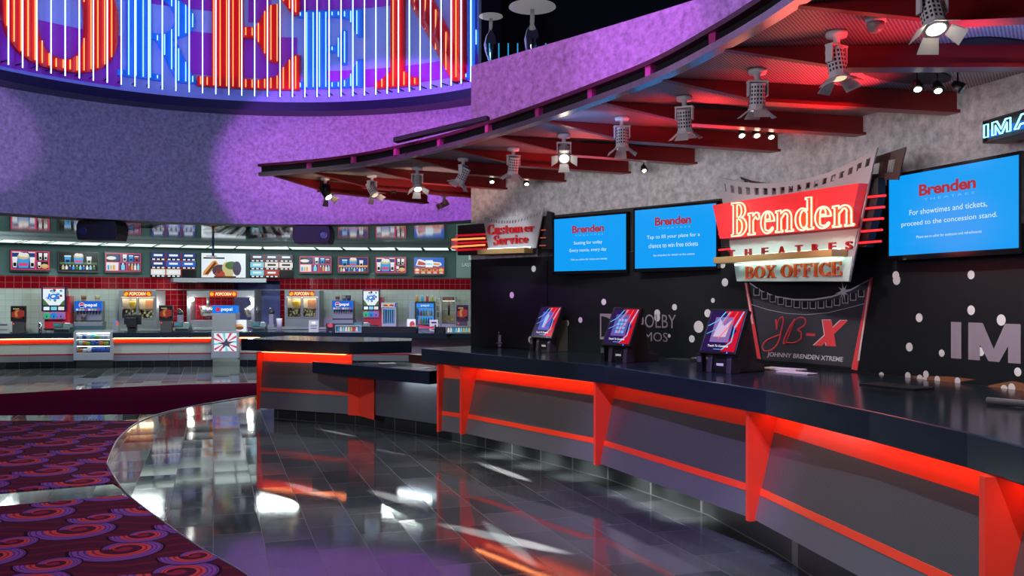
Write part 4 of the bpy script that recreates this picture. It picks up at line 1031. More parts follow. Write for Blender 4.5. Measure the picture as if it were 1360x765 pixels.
# ------------------------------------------------------------------ film-strip signs on the wall
def film_panel(mb, PL, outline, holes, z0, z1):
    """sheet with square holes: built as strips around the holes"""
    mb.prism(PL.pts(outline), z0, z1)
M_film = mat('film_grey', (.36, .35, .38), .45); M_brown = mat('film_brown', (.045, .018, .016), .5); M_mint = mat('lit_panel', (.50, .66, .62), .4)
def filmstrip(PL, topL, botL, rows, mat_, parent, name, z0, z1, hole=(.38, .92)):
    """top edge polyline, lower edge polyline (same length n): perforated strip with square holes, then rows below"""
    m = MB()
    def lerp(a, b, t): return (a[0]+(b[0]-a[0])*t, a[1]+(b[1]-a[1])*t)
    T = PL.pts(topL); B = PL.pts(botL)
    n = rows
    def at(L_, t):
        k = t*(len(L_)-1); i = min(int(k), len(L_)-2); return lerp(L_[i], L_[i+1], k-i)
    for i in range(n):
        for (a, b, hollow) in ((i/n, (i+.5)/n, True), ((i+.5)/n, (i+1)/n, False)):
            p, q, r_, s_ = at(T, a), at(T, b), at(B, b), at(B, a)
            if hollow:
                h0, h1 = hole
                m.prism([p, q, lerp(q, r_, h0), lerp(p, s_, h0)], z0, z1); m.prism([lerp(p, s_, h1), lerp(q, r_, h1), r_, s_], z0, z1)
            else: m.prism([p, q, r_, s_], z0, z1)
    return m.build(name, mat_, parent)
PB = Plane(pq(955, 8.25), pq(1167, 6.45), 1.8)
br = thing('neon_sign', 'large red neon theatre sign on a grey film strip, above the mural shield', 'neon sign', PB.M)
curve_top = [(955, 234), (968, 238.5), (985, 241.5), (1005, 243.5), (1025, 243.5), (1045, 242), (1065, 239), (1085, 234.5), (1105, 228.5), (1125, 220), (1145, 209.5), (1167, 196)]
curve_bot = [(958.5, 254), (970, 257), (987, 259.5), (1006, 260.5), (1026, 260), (1045, 258), (1064, 254.5), (1083, 250), (1102, 244), (1122, 236.5), (1142, 228), (1161, 219)]
filmstrip(PB, curve_top, curve_bot, 19, M_film, br, 'film_strip', 0, .012)
m = MB(); m.prism(PB.pts(curve_bot+[(1130, 374), (981, 373.8)]), 0, .012); m.build('backing_sheet', M_film, br)
back_top = [(972, 234), (985, 239), (1010, 243), (1040, 242), (1075, 234), (1110, 222), (1150, 207), (1190, 194)]
back_bot = [(975, 246), (990, 250), (1012, 253), (1042, 252), (1078, 245), (1112, 240), (1146, 238), (1180, 238)]
filmstrip(PB, back_top, back_bot, 13, M_brown, br, 'rear_film_strip', -.10, -.09, (.3, .75))
m = MB(); m.prism(PB.pts([(958.7, 273), (1155, 244), (1142, 301.7), (968.5, 317.5)]), .02, .10); m.build('red_box', mat('red_acrylic', (.70, .03, .035), .22, emit=.30, ecol=(1, .05, .05)), br)
m = MB(); m.prism(PB.pts([(972, 335), (1150, 328), (1166, 262), (1166, 236), (1148, 242), (975, 292)], -.03), -.10, -.03); m.build('rear_box', M_blackm, br)
for k in range(5):
    va = 262+k*15.2; m = MB(); a, b = PB.px(1146-k*2.6, va), PB.px(1174-k*1.5, va-2.5); m.tube([(a[0], a[1], -.015), (b[0], b[1], -.015)], .009, 6); m.build('side_neon_tube', em('FF2A30', 1.6), br)
for k in range(3):
    va = 296+k*12; m = MB(); a, b = PB.px(953, va-8+k*9+2), PB.px(969+k*1.5, va-10+k*9+2); m.tube([(a[0], a[1], -.015), (b[0], b[1], -.015)], .008, 6); m.build('side_neon_tube', em('FF2A30', 1.6), br)
m = MB(); m.prism(PB.pts([(970.5, 320), (1141.5, 304), (1136, 331), (974.5, 343)]), .013, .018); m.build('upper_lit_panel', M_mint, br)
m = MB(); m.prism(PB.pts([(977, 350), (1135, 341), (1130, 373.6), (981, 373.4)]), .013, .02); m.build('lower_lit_panel', M_mint, br)
m = MB(); m.prism(PB.pts([(968.6, 342.3), (1128.8, 331.3), (1128.8, 341), (968.6, 350.5)]), .02, .17); m.build('ledge', M_gold, br, bevel=.004)
m = MB(); m.tube([(*PB.px(984, 352), .06), (*PB.px(1128, 343.5), .06)], .008, 6); m.build('strip_lamp', em('D8FFF0', 7), br)
m = MB(); m.tube([(*PB.px(980, 341.2), .06), (*PB.px(1124, 331.2), .06)], .008, 6); m.build('strip_lamp', em('D8FFF0', 5), br)
# neon lettering: closed outlines
NEON = {
 'B': (.72, [[(0, 0), (0, .05), (.08, .07), (.08, .93), (0, .95), (0, 1), (.38, 1)]+arc(.38, .765, .27, .235, 88, -75)+arc(.36, .285, .34, .285, 68, -90)+[(.3, 0)],
             [(.26, .56), (.26, .94), (.34, .94)]+arc(.34, .75, .13, .19, 85, -90), [(.26, .06), (.26, .50), (.34, .50)]+arc(.33, .28, .17, .22, 85, -90)]),
 'r': (.52, [[(0, 0), (0, .045), (.07, .06), (.07, .58), (0, .60), (0, .645), (.22, .66), (.22, .56)]+arc(.38, .56, .12, .10, 150, 60)+[(.50, .62)]+arc(.44, .52, .07, .07, 60, -150)+[(.34, .54), (.23, .42), (.23, .06), (.32, .045), (.32, 0)]]),
 'e': (.58, [arc(.29, .33, .29, .34, 5, 90)+arc(.29, .33, .29, .34, 90, 270, 14)+arc(.29, .22, .26, .22, 270, 335)+[(.50, .17)]+arc(.32, .24, .17, .17, 330, 215)+[(.18, .36), (.575, .36)], [(.18, .42), (.40, .42)]+arc(.29, .46, .10, .16, 5, 175)]),
 'n': (.74, [[(0, 0), (0, .045), (.07, .06), (.07, .58), (0, .60), (0, .645), (.22, .66), (.22, .56)]+arc(.42, .44, .22, .22, 130, 0)+[(.64, .06), (.72, .045), (.72, 0), (.42, 0), (.42, .045), (.48, .06), (.48, .44)]+arc(.40, .44, .09, .12, 10, 150)+[(.23, .40), (.23, .06), (.30, .045), (.30, 0)]]),
 'd': (.70, [[(.62, .07), (.70, .055), (.70, .01), (.47, 0), (.46, .08)]+arc(.28, .33, .28, .34, 310, 50, 16)+[(.46, .60), (.46, .92), (.39, .94), (.39, .985), (.62, 1)], arc(.33, .33, .15, .27, 60, 300, 14)+[(.45, .16), (.45, .50)]]),
}
m = MB(); Wn = sum(NEON[c][0]+.05 for c in 'Brenden')-.05; x = 0
A_, B_, C_, D_ = PB.px(971, 314, .13), PB.px(1134, 299, .13), PB.px(971, 270, .13), PB.px(1134, 257, .13)
def nm(a, b):
    t = a/Wn; lo = (A_[0]+(B_[0]-A_[0])*t, A_[1]+(B_[1]-A_[1])*t); hi = (C_[0]+(D_[0]-C_[0])*t, C_[1]+(D_[1]-C_[1])*t)
    return (lo[0]+(hi[0]-lo[0])*b, lo[1]+(hi[1]-lo[1])*b, .125)
for c in 'Brenden':
    m = MB()
    for loop in NEON[c][1]: m.tube([nm(x+px_, py) for px_, py in loop], .0075, 6, closed=True)
    m.build('neon_letter', em('FFB498', 2.4), br); m = MB()
    m.prism([nm(x+px_, py)[:2] for px_, py in NEON[c][1][0]], .101, .105); m.build('letter_face', mat('orange_face', (.85, .10, .02), .4), br); x += NEON[c][0]+.05
m = MB(); 
for k, ch in enumerate('THEATRES'):
    u = 969+k*22.3; va = 342.5-k*1.55; a = PB.px(u, va, .10); b = PB.px(u+(7.5 if k < 4 else 8.5), va-10.5-k*.15, .10); m.text(ch, a[0], a[1], b[0], b[1]+.0, .10, .02, bold=.02)
m.build('spaced_lettering', mat('letter_darkred', (.35, .01, .015), .4), br)
m = MB(); a, b = PB.px(989.5, 371.5, .03), PB.px(1118.5, 347.5, .03); yb = (PB.px(989.5, 370.5, .03)[1]+PB.px(1118.5, 365.5, .03)[1])/2; ya = (PB.px(989.5, 353.5, .03)[1]+PB.px(1118.5, 347.5, .03)[1])/2
lo0, lo1 = PB.px(989.5, 370.5, .03), PB.px(1118.5, 366, .03); hi0, hi1 = PB.px(989.5, 354, .03), PB.px(1118.5, 347, .03)
def shearT(p):
    t = (p.x-lo0[0])/(lo1[0]-lo0[0]); y0 = lo0[1]+(lo1[1]-lo0[1])*t; y1 = hi0[1]+(hi1[1]-hi0[1])*t; return Vector((p.x, y0+(y1-y0)*p.y, p.z))
m = MB(shearT); m.serif('BOX OFFICE', lo0[0], 0, lo1[0], 1, .02, .036); m.build('serif_lettering', mat('letter_orange', (.75, .11, .02), .35), br)
q_n, z_n = PB.px(1060, 290, .5); w_ = PB.M @ Vector((q_n, z_n, .5)); 
lp = bpy.data.lights.new('neon_glow', 'POINT'); lp.energy = 6; lp.color = (1, .1, .08); lp.shadow_soft_size = .25; lo_ = bpy.data.objects.new('neon_glow', lp); C.objects.link(lo_); lo_.location = w_

PS = Plane(pq(642, 10.75), pq(723.4, 10.0), 2.2)
cs = thing('service_sign', 'grey film strip sign reading customer service, with red neon bars at its left', 'sign', PS.M)
ct = [(642, 284), (650, 287), (660, 289), (672, 290.3), (684, 290), (697, 287), (710, 282), (723.5, 276)]
cb = [(643.5, 294), (651, 296), (661, 297.5), (672, 298), (683, 297.3), (696, 294.5), (709, 290.5), (721, 286)]
filmstrip(PS, ct, cb, 22, M_film, cs, 'film_strip', 0, .012, (.35, .85))
m = MB(); m.prism(PS.pts(cb+[(713, 329.5), (650, 331.8)]), 0, .012); m.build('backing_sheet', M_film, cs)
m = MB(); m.prism(PS.pts([(645, 332), (708, 329), (708, 336.4), (646.3, 338.6)]), .0, .14); m.build('ledge', M_gold, cs, bevel=.004)
m = MB(); m.tube([(*PS.px(652, 331.2), .05), (*PS.px(708, 328.8), .05)], .007, 6); m.build('strip_lamp', em('D8F4FF', 7), cs)
for txt, (ul, vb0, ur, vb1, vt0, vt1) in (('Customer', (650.5, 312.2, 712, 307, 298.5, 297)), ('Service', (658.5, 326.0, 704, 322.6, 313, 311.3))):
    l0, l1, h0, h1 = PS.px(ul, vb0), PS.px(ur, vb1), PS.px(ul, vt0), PS.px(ur, vt1)
    def sT(p, l0=l0, l1=l1, h0=h0, h1=h1):
        t = (p.x-l0[0])/(l1[0]-l0[0]); y0 = l0[1]+(l1[1]-l0[1])*t; y1 = h0[1]+(h1[1]-h0[1])*t; return Vector((p.x, y0+(y1-y0)*p.y, p.z))
    m = MB(sT); m.serif(txt, l0[0], 0, l1[0], 1, .02, .04); m.build('serif_lettering', mat('letter_red', (.62, .015, .02), .35), cs)
m = MB(); m.prism(PS.pts([(606, 299.3), (648, 296), (648, 338.2), (606, 339)]), -.085, -.02); m.build('rear_box', M_blackm, cs)
m = MB(); m.prism(PS.pts([(597, 316.5), (606, 315), (606, 332), (597, 331)]), -.08, -.03); m.build('end_cap', mat('pink_acrylic', (.75, .35, .42), .3), cs)
for v0, v1 in ((318.5, 316.3), (328.0, 325.3)):
    m = MB(); m.tube([(*PS.px(601.5, v0), .012), (*PS.px(645, v1), .012)], .010, 8); m.build('neon_tube', em('FF6A38', 3.2), cs)
for v0, v1 in ((313.0, 310.8), (323.2, 321.0), (332.3, 330.4)):
    m = MB(); m.tube([(*PS.px(606, v0), .0), (*PS.px(648, v1), .0)], .012, 8); m.build('red_bar', em('D00F28', .8), cs)
for k in range(3):
    m = MB(); a, b = PS.px(717.5-k*1.3, 305.5+k*10.3), PS.px(723, 305.3+k*10.3); m.tube([(a[0], a[1], -.02), (b[0], b[1], -.02)], .007, 6); m.build('side_neon_tube', em('D86050', .6), cs)
m = MB(); m.prism(PS.pts([(713, 330), (723.5, 280), (729, 282), (731, 331)]), -.09, -.04); m.build('side_box', M_blackm, cs)

# blue neon sign at the right edge
PI_ = Plane(pq(1308.5, 5.75), pq(1420, 5.05), 2.6)
im = thing('neon_sign', 'black box sign with blue neon letters above the right screen', 'neon sign', PI_.M)
hT, hB = PI_.px(1308.5, 161)[1], PI_.px(1308.5, 190.8)[1]; wI = PI_.px(1420, 170)[0]
m = MB(); m.box(0, hB, -.14, wI+.05, hT, 0); m.box(0, hB, 0, wI+.05, hB+.008, .02); m.box(0, hT-.008, 0, wI+.05, hT, .02); m.box(0, hB, 0, .008, hT, .02); m.build('case', M_blackp, im, bevel=.003)
yb, yt = hB+(hT-hB)*.22, hT-(hT-hB)*.22; x0, x1 = .03, wI*.62
def neon_word(L_, r, mt, nm_):
    m = MB()
    for l in L_: m.tube([(x, y, .03) for x, y in l], r, 6, closed=True)
    return m.build(nm_, mt, im)
hh = yt-yb; wl_ = wI/4.1
def Xx(a, b): return (.03+a*wl_, yb+b*hh)
neon_word([[Xx(0, 0), Xx(.22, 0), Xx(.22, 1), Xx(0, 1)]], .006, em('8FE6FF', 2.6), 'neon_letter')
neon_word([[Xx(.45, 0), Xx(.62, 0), Xx(.62, .7), Xx(.86, 0), Xx(.98, 0), Xx(1.22, .7), Xx(1.22, 0), Xx(1.40, 0), Xx(1.40, 1), Xx(1.15, 1), Xx(.92, .35), Xx(.70, 1), Xx(.45, 1)]], .006, em('8FE6FF', 2.6), 'neon_letter')
neon_word([[Xx(1.6, 0), Xx(1.8, 0), Xx(1.9, .3), Xx(2.3, .3), Xx(2.4, 0), Xx(2.6, 0), Xx(2.25, 1), Xx(1.95, 1)]], .006, em('8FE6FF', 2.6), 'neon_letter')
neon_word([[Xx(2.7, 0), Xx(2.95, 0), Xx(3.2, .4), Xx(3.45, 0), Xx(3.7, 0), Xx(3.35, .5), Xx(3.7, 1), Xx(3.45, 1), Xx(3.2, .65), Xx(2.95, 1), Xx(2.7, 1), Xx(3.05, .5)]], .006, em('8FE6FF', 2.6), 'neon_letter')
m = MB()
for a in (.0, .45, 1.15, 1.7, 2.8, 3.2): m.box(*Xx(a, -.02), .001, *Xx(a+.35, .6), .006)
m.build('blue_glow_plates', em('1C6FE0', .8), im)  # self-glowing plates imitate blue reflections of the neon

# ------------------------------------------------------------------ touch-screen kiosks
def kiosk(u, v, label, mi, side_mat):
    Y = (CAMH-ZT)*FPX/(v-HV); P = ((u-UC)/FPX*Y, Y)
    d = Vector((.60, -.80)); M = frame((P[0], P[1], ZT+.0005), (d.x, d.y, 0))
    t = thing('touch_kiosk', label, 'kiosk', M, 'self-service touch screens on the box office counter')
    m = MB(); m.prismx([(.11, 0), (.13, .17), (.02, .36), (-.12, .33), (-.17, .08), (-.29, .055), (-.30, 0)], -.055, .115); m.build('stand', side_mat, t, bevel=.004)
    for s in (-1, 1):
        m = MB(); x = .03+s*.095; m.prismx([(.16, 0), (.15, .10), (.11, .19), (.05, .19), (.05, 0)], x-.022, x+.022); m.build('cheek', mat('kiosk_purple', (.045, .035, .06), .4), t, bevel=.003)
    m = MB(); m.box(-.035, .03, .10, .095, .15, .135); m.mat(1); m.box(-.01, .055, .1351, .06, .075, .137); m.build('card_slot', [M_blackp, M_paper], t, bevel=.003)
    A = R(24); T = Matrix.Translation((.02, .15, .17)) @ Matrix.Rotation(-A, 4, 'X')
    m = MB(T); m.box(-.18, 0, -.05, .18, .375, -.002); m.box(-.18, 0, -.002, .18, .022, .003); m.box(-.18, .36, -.002, .18, .375, .003); m.box(-.18, .02, -.002, -.164, .362, .003); m.box(.164, .02, -.002, .18, .362, .003)
    m.build('screen_housing', M_blackp, t, bevel=.004)
    x0, x1, y0, y1 = -.164, .164, .022, .36; W, H = x1-x0, y1-y0
    m = MB(T); m.rect(x0, y0, x1, y1, 0)
    m.mat(1); m.poly([(x0+W*.42, y1), (x1, y1), (x1, y0+H*.45), (x0+W*.78, y0+H*.6)], .0005)
    m.poly([(x1, y0), (x1-W*.42, y0), (x1-W*.1, y0+H*.5), (x1, y0+H*.75)], .0005)
    m.mat(2); m.rect(x0+W*.18, y0+H*.22, x0+W*.74, y0+H*.84, .001)
    m.mat(3)
    if mi == 0: m.poly([(x0+W*.35, y0+H*.3), (x0+W*.48, y0+H*.3), (x0+W*.56, y0+H*.7), (x0+W*.46, y0+H*.8), (x0+W*.38, y0+H*.7)], .0015)
    elif mi == 1:
        for i in range(3):
            for j in range(4): m.rect(x0+W*(.32+.12*i), y0+H*(.30+.11*j), x0+W*(.41+.12*i), y0+H*(.38+.11*j), .0015)
    else: m.poly([(x0+W*.24, y0+H*.35), (x0+W*.62, y0+H*.35), (x0+W*.68, y0+H*.78), (x0+W*.5, y0+H*.62), (x0+W*.32, y0+H*.8)], .0015)
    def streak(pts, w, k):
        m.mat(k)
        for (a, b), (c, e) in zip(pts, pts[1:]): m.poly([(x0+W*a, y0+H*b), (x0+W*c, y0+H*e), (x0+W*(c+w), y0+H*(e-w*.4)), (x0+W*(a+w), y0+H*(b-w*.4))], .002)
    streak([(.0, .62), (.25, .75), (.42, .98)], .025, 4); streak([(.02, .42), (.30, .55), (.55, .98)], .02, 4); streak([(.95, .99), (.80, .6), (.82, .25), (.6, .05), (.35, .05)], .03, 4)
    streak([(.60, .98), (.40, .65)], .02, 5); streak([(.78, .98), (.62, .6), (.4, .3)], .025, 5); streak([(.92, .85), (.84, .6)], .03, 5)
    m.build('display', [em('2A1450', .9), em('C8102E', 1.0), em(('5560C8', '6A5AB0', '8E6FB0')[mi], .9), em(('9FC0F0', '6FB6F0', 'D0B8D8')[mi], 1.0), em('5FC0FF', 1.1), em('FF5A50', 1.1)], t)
    m = MB(T); m.text('Touch To Continue', x0+W*.16, y0+H*.10, x0+W*.78, y0+H*.155, .002, bold=.02); m.build('screen_caption', em('F4F0FF', 1.0), t)
    m = MB(T); m.ell(.10, .011, .006, .006, .0035); m.build('status_light', em('2A60FF', 4), t)
    m = MB(); m.box(-.20, 0, .10, -.145, .14, .15); m.mat(1); m.box(-.192, .075, .1501, -.153, .12, .152); m.build('card_reader', [M_blackp, mat('reader_glass', (.10, .10, .14), .2)], t, bevel=.004)
    return t
kiosk(733, 466.5, 'farthest touch kiosk, stand coloured a lit olive grey, left of the sound logo on the mural', 0, mat('kiosk_lit_olive', (.14, .14, .12), .45))  # olive grey puts the light on this dark stand into its colour
M_kdark = mat('kiosk_charcoal', (.030, .030, .038), .4)
kiosk(833, 480, 'middle touch kiosk with a dark stand, in front of the sound logo', 1, M_kdark)
kiosk(968, 494, 'nearest touch kiosk with a dark stand, left of the film strip shield', 2, M_kdark)
def on_counter(u, v, z=ZT): Y = (CAMH-z)*FPX/(v-HV); return ((u-UC)/FPX*Y, Y)
def flat_item(name, u, v, w, d, h, a, mats, label, cat):
    P = on_counter(u, v); t = MB(Matrix.Translation((P[0], P[1], ZT+.0008)) @ Matrix.Rotation(a, 4, 'Z'))
    t.box(-w/2, -d/2, 0, w/2, d/2, h); return tag(t.build(name, mats, bevel=min(.004, h/4)), label, cat)
P = on_counter(938, 481.5); t = thing('keyboard_tray', 'dark speckled keypad box lying between the middle and nearest touch kiosks', 'keypad', Matrix.Translation((P[0]+.12, P[1], ZT+.0008)) @ Matrix.Rotation(-.75, 4, 'Z'))
m = MB(); m.box(-.26, -.09, 0, .26, .09, .03); m.build('body', M_blackp, t, bevel=.004)
m = MB()
for i in range(12):
    for j in range(4): m.box(-.245+i*.041, -.08+j*.041, .03, -.245+i*.041+.032, -.08+j*.041+.032, .037)
m.build('keys', mat('key_tan', (.22, .19, .15), .4), t)
flat_item('brochure_stack', 1040, 492, .34, .16, .018, -.9, mat('brochure', (.55, .50, .46), .5), 'pile of pale brochures on the worktop beside the nearest touch kiosk', 'papers')
flat_item('brochure_stack', 1058, 496, .30, .12, .010, -1.0, mat('brochure', (.55, .50, .46), .5), 'thin pale leaflet lying in front of the brochure pile', 'papers')
flat_item('counter_mat', 1190, 514, .42, .20, .012, -1.05, M_blackp, 'black flat mat on the worktop under the right screen', 'mat')
flat_item('counter_mat', 905, 477.5, .30, .14, .006, -.75, mat('dark_folder', (.04, .04, .045), .3), 'thin dark folder on the worktop behind the middle touch kiosk', 'folder')
P = on_counter(1352, 541); m = MB(); m.tube([(P[0]-.10, P[1]+.12, ZT+.022), (P[0]+.22, P[1]-.30, ZT+.022)], .02, 8)
tag(m.build('paper_tube', mat('dull_tube', (.10, .11, .12), .4)), 'grey tube lying on the worktop at the right edge', 'tube')
q, z = BOX.wall(664, 452, .03); t = thing('door_handle', 'pale lever handle on the black wall door at the far end of the long worktop', 'door handle', BOX.frame(q, z, .0285))
m = MB(); m.box(-.022, -.075, 0, .022, .065, .012); m.build('plate', mat('pale_lilac', (.42, .38, .48), .35, .3), t, bevel=.003)
m = MB(); m.cyl((0, -.03, .012), (0, -.03, .05), .011, n=10); m.tube([(0, -.03, .05), (.04, -.03, .055), (.09, -.032, .05)], .009, 8); m.cyl((-.012, .06, .006), (-.012, .10, .006), .008, n=8); m.build('lever', M_chrome, t)

# ------------------------------------------------------------------ lamps and lit rail on the upper floor
def floor_lamp(u, vtop, rad, Y, label, zbase=4.5):
    X = (u-UC)/FPX*Y; zt = CAMH+(HV-vtop)/FPX*Y; t = thing('floor_lamp', label, 'lamp', (X, Y, zbase)); h = zt-zbase
    m = MB(); m.lathe([(.14, 0), (.14, .03), (.05, .06), (.035, .10), (.04, h-.78), (.10, h-.62), (.12, h-.50), (.085, h-.36), (.035, h-.28), (.03, h-.06)], ax='z', n=20); m.build('baluster', M_chrome, t)
    m = MB(); m.lathe([(.10, h-.05), (rad, h-.03), (rad*.98, h-.015), (.11, h-.02)], ax='z', n=32); m.build('disc_shade', mat('cream_shade', (.75, .70, .60), .5, emit=.28, ecol=(1, .9, .72)), t)
    return t
floor_lamp(707, 7, .34, 13.0, 'chrome lamp with a wide cream disc shade on the upper floor, at the top edge')
floor_lamp(652, 20, .20, 15.2, 'smaller cream disc lamp beside the right end of the neon marquee')
rl = thing('lit_railing', 'row of short glowing blue tubes along the upper floor behind the parapet', 'railing', (.6, 13.2, 4.5))
for k in range(9):
    u = 650+k*12.5; Y = 14.4-k*.26; X = (u-UC)/FPX*Y; zt = CAMH+(HV-57.5)/FPX*Y
    m = MB(); m.tube([(X, Y, 4.52), (X, Y, zt)], .009, 6); m.build('neon_tube', em('2FB8E8', 1.2), rl, True)
# ------------------------------------------------------------------ concession stand: ceiling lights, menu screens, counter
M_diff = em('E8FFF4', 1.15)
edges = [-60, -25, 10, 18] 
us = [-24+35.5*i for i in range(19)]
proto = None
for i, u in enumerate(us):
    q = BACK.hit(u, .86); M = BACK.frame(q, 3.098, .86)
    lab = 'fluorescent ceiling panel number %d from the left in the row above the menu screens' % i
    if u+30 < 100: place = ['cut off at the left edge', 'above the first menu screen', 'above the gap after the first menu screen', 'left of the left black projector box'][i]
    else: place = None
    if proto is None:
        t = thing('ceiling_light', lab, 'ceiling light', M, 'fluorescent panels over the concession counter')
        m = MB(); w2, d2 = .335, .70
        m.box(-w2-.02, -.03, -d2-.02, w2+.02, .004, -d2); m.box(-w2-.02, -.03, d2, w2+.02, .004, d2+.02); m.box(-w2-.02, -.03, -d2, -w2, .004, d2); m.box(w2, -.03, -d2, w2+.02, .004, d2)
        m.build('frame', mat('light_frame', (.10, .12, .13), .5), t)
        m = MB(); m.box(-w2, -.022, -d2, w2, -.006, d2); m.build('diffuser', M_diff, t); proto = t
    else: t = dup(proto, M, lab)
    t['label'] = 'fluorescent ceiling panel over the concession counter, one of a long curved row'

for u in (72, 420, 499, 573):
    q = BACK.hit(u, .3); p, d = BACK.at(q, .3); p2, d = BACK.at(q, 0); spot('tile_lamp', (p.x, p.y, 2.75), (p2.x, p2.y, 1.95), 16, (1, .93, .88), 58, .8, .03)
def pane(T, W, H, items):
    """flat coloured shapes of a picture: items (shape, args, colour index)"""
    m = MB(T)
    for k, (sh, a, ci) in enumerate(items):
        m.mat(ci); z = .0006*(k+1)
        a = [v*(W if j % 2 == 0 else H) for j, v in enumerate(a)]
        if sh == 'r': m.rect(a[0], a[1], a[2], a[3], z)
        elif sh == 'e': m.ell(a[0], a[1], a[2], a[3], z)
        elif sh == 'p': m.poly([(a[j], a[j+1]) for j in range(0, len(a), 2)], z)
    return m
PAL = ['2A3A78', 'D8406A', 'E8E4E0', 'C8BC80', '3C9CE0', '0E1226', 'B0403A', '7FD0E8', '4E6E3A', 'E09A50', '6A3B2A', '2860C0', '9A9AA8', '0A0A10', 'E8F4FA', '46405A']
PM = [em(c, .95) for c in PAL]
def bucket(x, y, w, h): return [('p', (x-w*.38, y, x+w*.38, y, x+w*.5, y+h*.62, x-w*.5, y+h*.62), 4), ('r', (x-w*.36, y+h*.12, x+w*.36, y+h*.3), 1), ('e', (x, y+h*.7, w*.5, h*.18), 3), ('e', (x-w*.15, y+h*.82, w*.25, h*.14), 2), ('e', (x+w*.18, y+h*.8, w*.25, h*.14), 2)]
def cup(x, y, w, h, c=2, b=13): return [('p', (x-w*.36, y, x+w*.36, y, x+w*.5, y+h*.85, x-w*.5, y+h*.85), c), ('r', (x-w*.3, y+h*.1, x+w*.3, y+h*.45), b), ('r', (x-w*.5, y+h*.85, x+w*.5, y+h), 14)]
def bottles(x0, x1, y, h, cols):
    n = len(cols); o = []
    for i, c in enumerate(cols): x = x0+(x1-x0)*(i+.5)/n; w = (x1-x0)/n*.36; o += [('r', (x-w, y, x+w, y+h*.7), c), ('r', (x-w*.4, y+h*.7, x+w*.4, y+h), 2)]
    return o
def pic_A(): return [('r', (0, 0, 1, 1), 1), ('r', (.03, .05, .62, .95), 0), ('r', (.66, .5, .97, .95), 5), ('r', (.66, .05, .97, .46), 5)]+bucket(.32, .1, .32, .85)+cup(.10, .12, .13, .55)+cup(.55, .12, .13, .55)+cup(.76, .54, .09, .36)+cup(.90, .54, .10, .36)+cup(.73, .1, .09, .32)+[('e', (.87, .2, .11, .13), 9), ('e', (.87, .24, .08, .08), 3), ('r', (.03, .89, .25, .94), 2), ('r', (.45, .89, .62, .94), 2)]
def pic_B(d): return [('r', (0, 0, 1, 1), 13 if d else 6), ('r', (.02, .05, .98, .95), 13 if d else 0), ('r', (.02, .34, .98, .46), 8 if d else 9)]+bucket(.5, .38, .26, .6)+cup(.22, .4, .17, .42, 4)+cup(.77, .4, .13, .38, 2)+bottles(.06, .94, .06, .24, [3, 2, 0, 4, 8, 7, 11, 2, 7, 8])
def pic_C(): return [('r', (0, 0, 1, 1), 1), ('r', (.02, .52, .42, .95), 5), ('r', (.45, .52, .98, .95), 0), ('r', (.02, .05, .36, .48), 2), ('r', (.39, .05, .58, .48), 0), ('r', (.61, .05, .98, .48), 15), ('e', (.30, .74, .10, .18), 0), ('e', (.16, .72, .14, .1), 2)]+cup(.54, .55, .12, .38)+cup(.72, .55, .12, .34, 4)+cup(.88, .55, .12, .30, 6)+bottles(.04, .35, .08, .36, [4, 3, 9, 2])+bottles(.42, .56, .08, .38, [7])+bottles(.62, .97, .08, .36, [6, 9, 2, 7])
def pic_T(seed, warm):
    rnd = random.Random(seed); o = [('r', (0, 0, 1, 1), 13)]
    for c in range(3):
        for r in range(3):
            if c == 2 and r == 0: continue
            x0, y0 = c/3+.012, r/3+.02; x1, y1 = x0+.31, y0+.31
            k = rnd.choice([11, 11, 0] if not warm else [15, 2, 7, 6])
            o.append(('r', (x0, y0+.08, x1, y1), k if (r or warm) else 2))
            o.append(('r', (x0+.06, y0+.16, x1-.06, y0+.24), 14 if k != 2 else 5))
            for j in range(3): o.append(('r', (x0+.03+j*.1, y0+.01, x0+.09+j*.1, y0+.06), 14))
    for c in (1, 2): o.append(('r', (c/3-.006, 0, c/3+.006, 1), 6))
    for r in (1, 2): o.append(('r', (0, r/3-.008, 1, r/3+.008), 6))
    return o
def pic_S(): return [('r', (0, 0, 1, 1), 14), ('r', (.10, .86, .35, .90), 12), ('r', (.04, .77, .52, .83), 5), ('p', (.03, .10, .14, .08, .38, .55, .33, .70, .25, .68, .05, .25), 9), ('p', (.07, .13, .14, .12, .34, .58, .30, .66), 10), ('e', (.42, .28, .18, .26), 15), ('e', (.48, .15, .18, .12), 6), ('e', (.38, .3, .06, .14), 10), ('e', (.60, .40, .14, .26), 3), ('e', (.68, .5, .15, .17), 8), ('e', (.62, .15, .10, .14), 3), ('e', (.80, .38, .10, .3), 15), ('r', (.28, .0, .78, .06), 10)]
def pic_H(): return [('r', (0, 0, 1, 1), 11), ('r', (0, .0, 1, .42), 6), ('p', (.05, .52, .12, .88, .2, .9, .48, .72, .5, .5, .3, .46), 2), ('p', (.10, .55, .15, .8, .45, .62, .4, .52), 6), ('p', (.60, .5, .62, .75, .88, .7, .92, .55, .8, .45), 2), ('p', (.64, .55, .66, .67, .86, .62, .84, .52), 9), ('r', (.38, .40, .62, .84), 14), ('r', (.40, .56, .60, .64), 7)]+[('e', (.1+.2*i, .22, .085, .12), 9) for i in range(5)]+[('e', (.1+.2*i, .25, .06, .07), (2, 8, 10, 6, 3)[i]) for i in range(5)]+[('r', (.04+.2*i, .03, .16+.2*i, .08), 14) for i in range(5)]
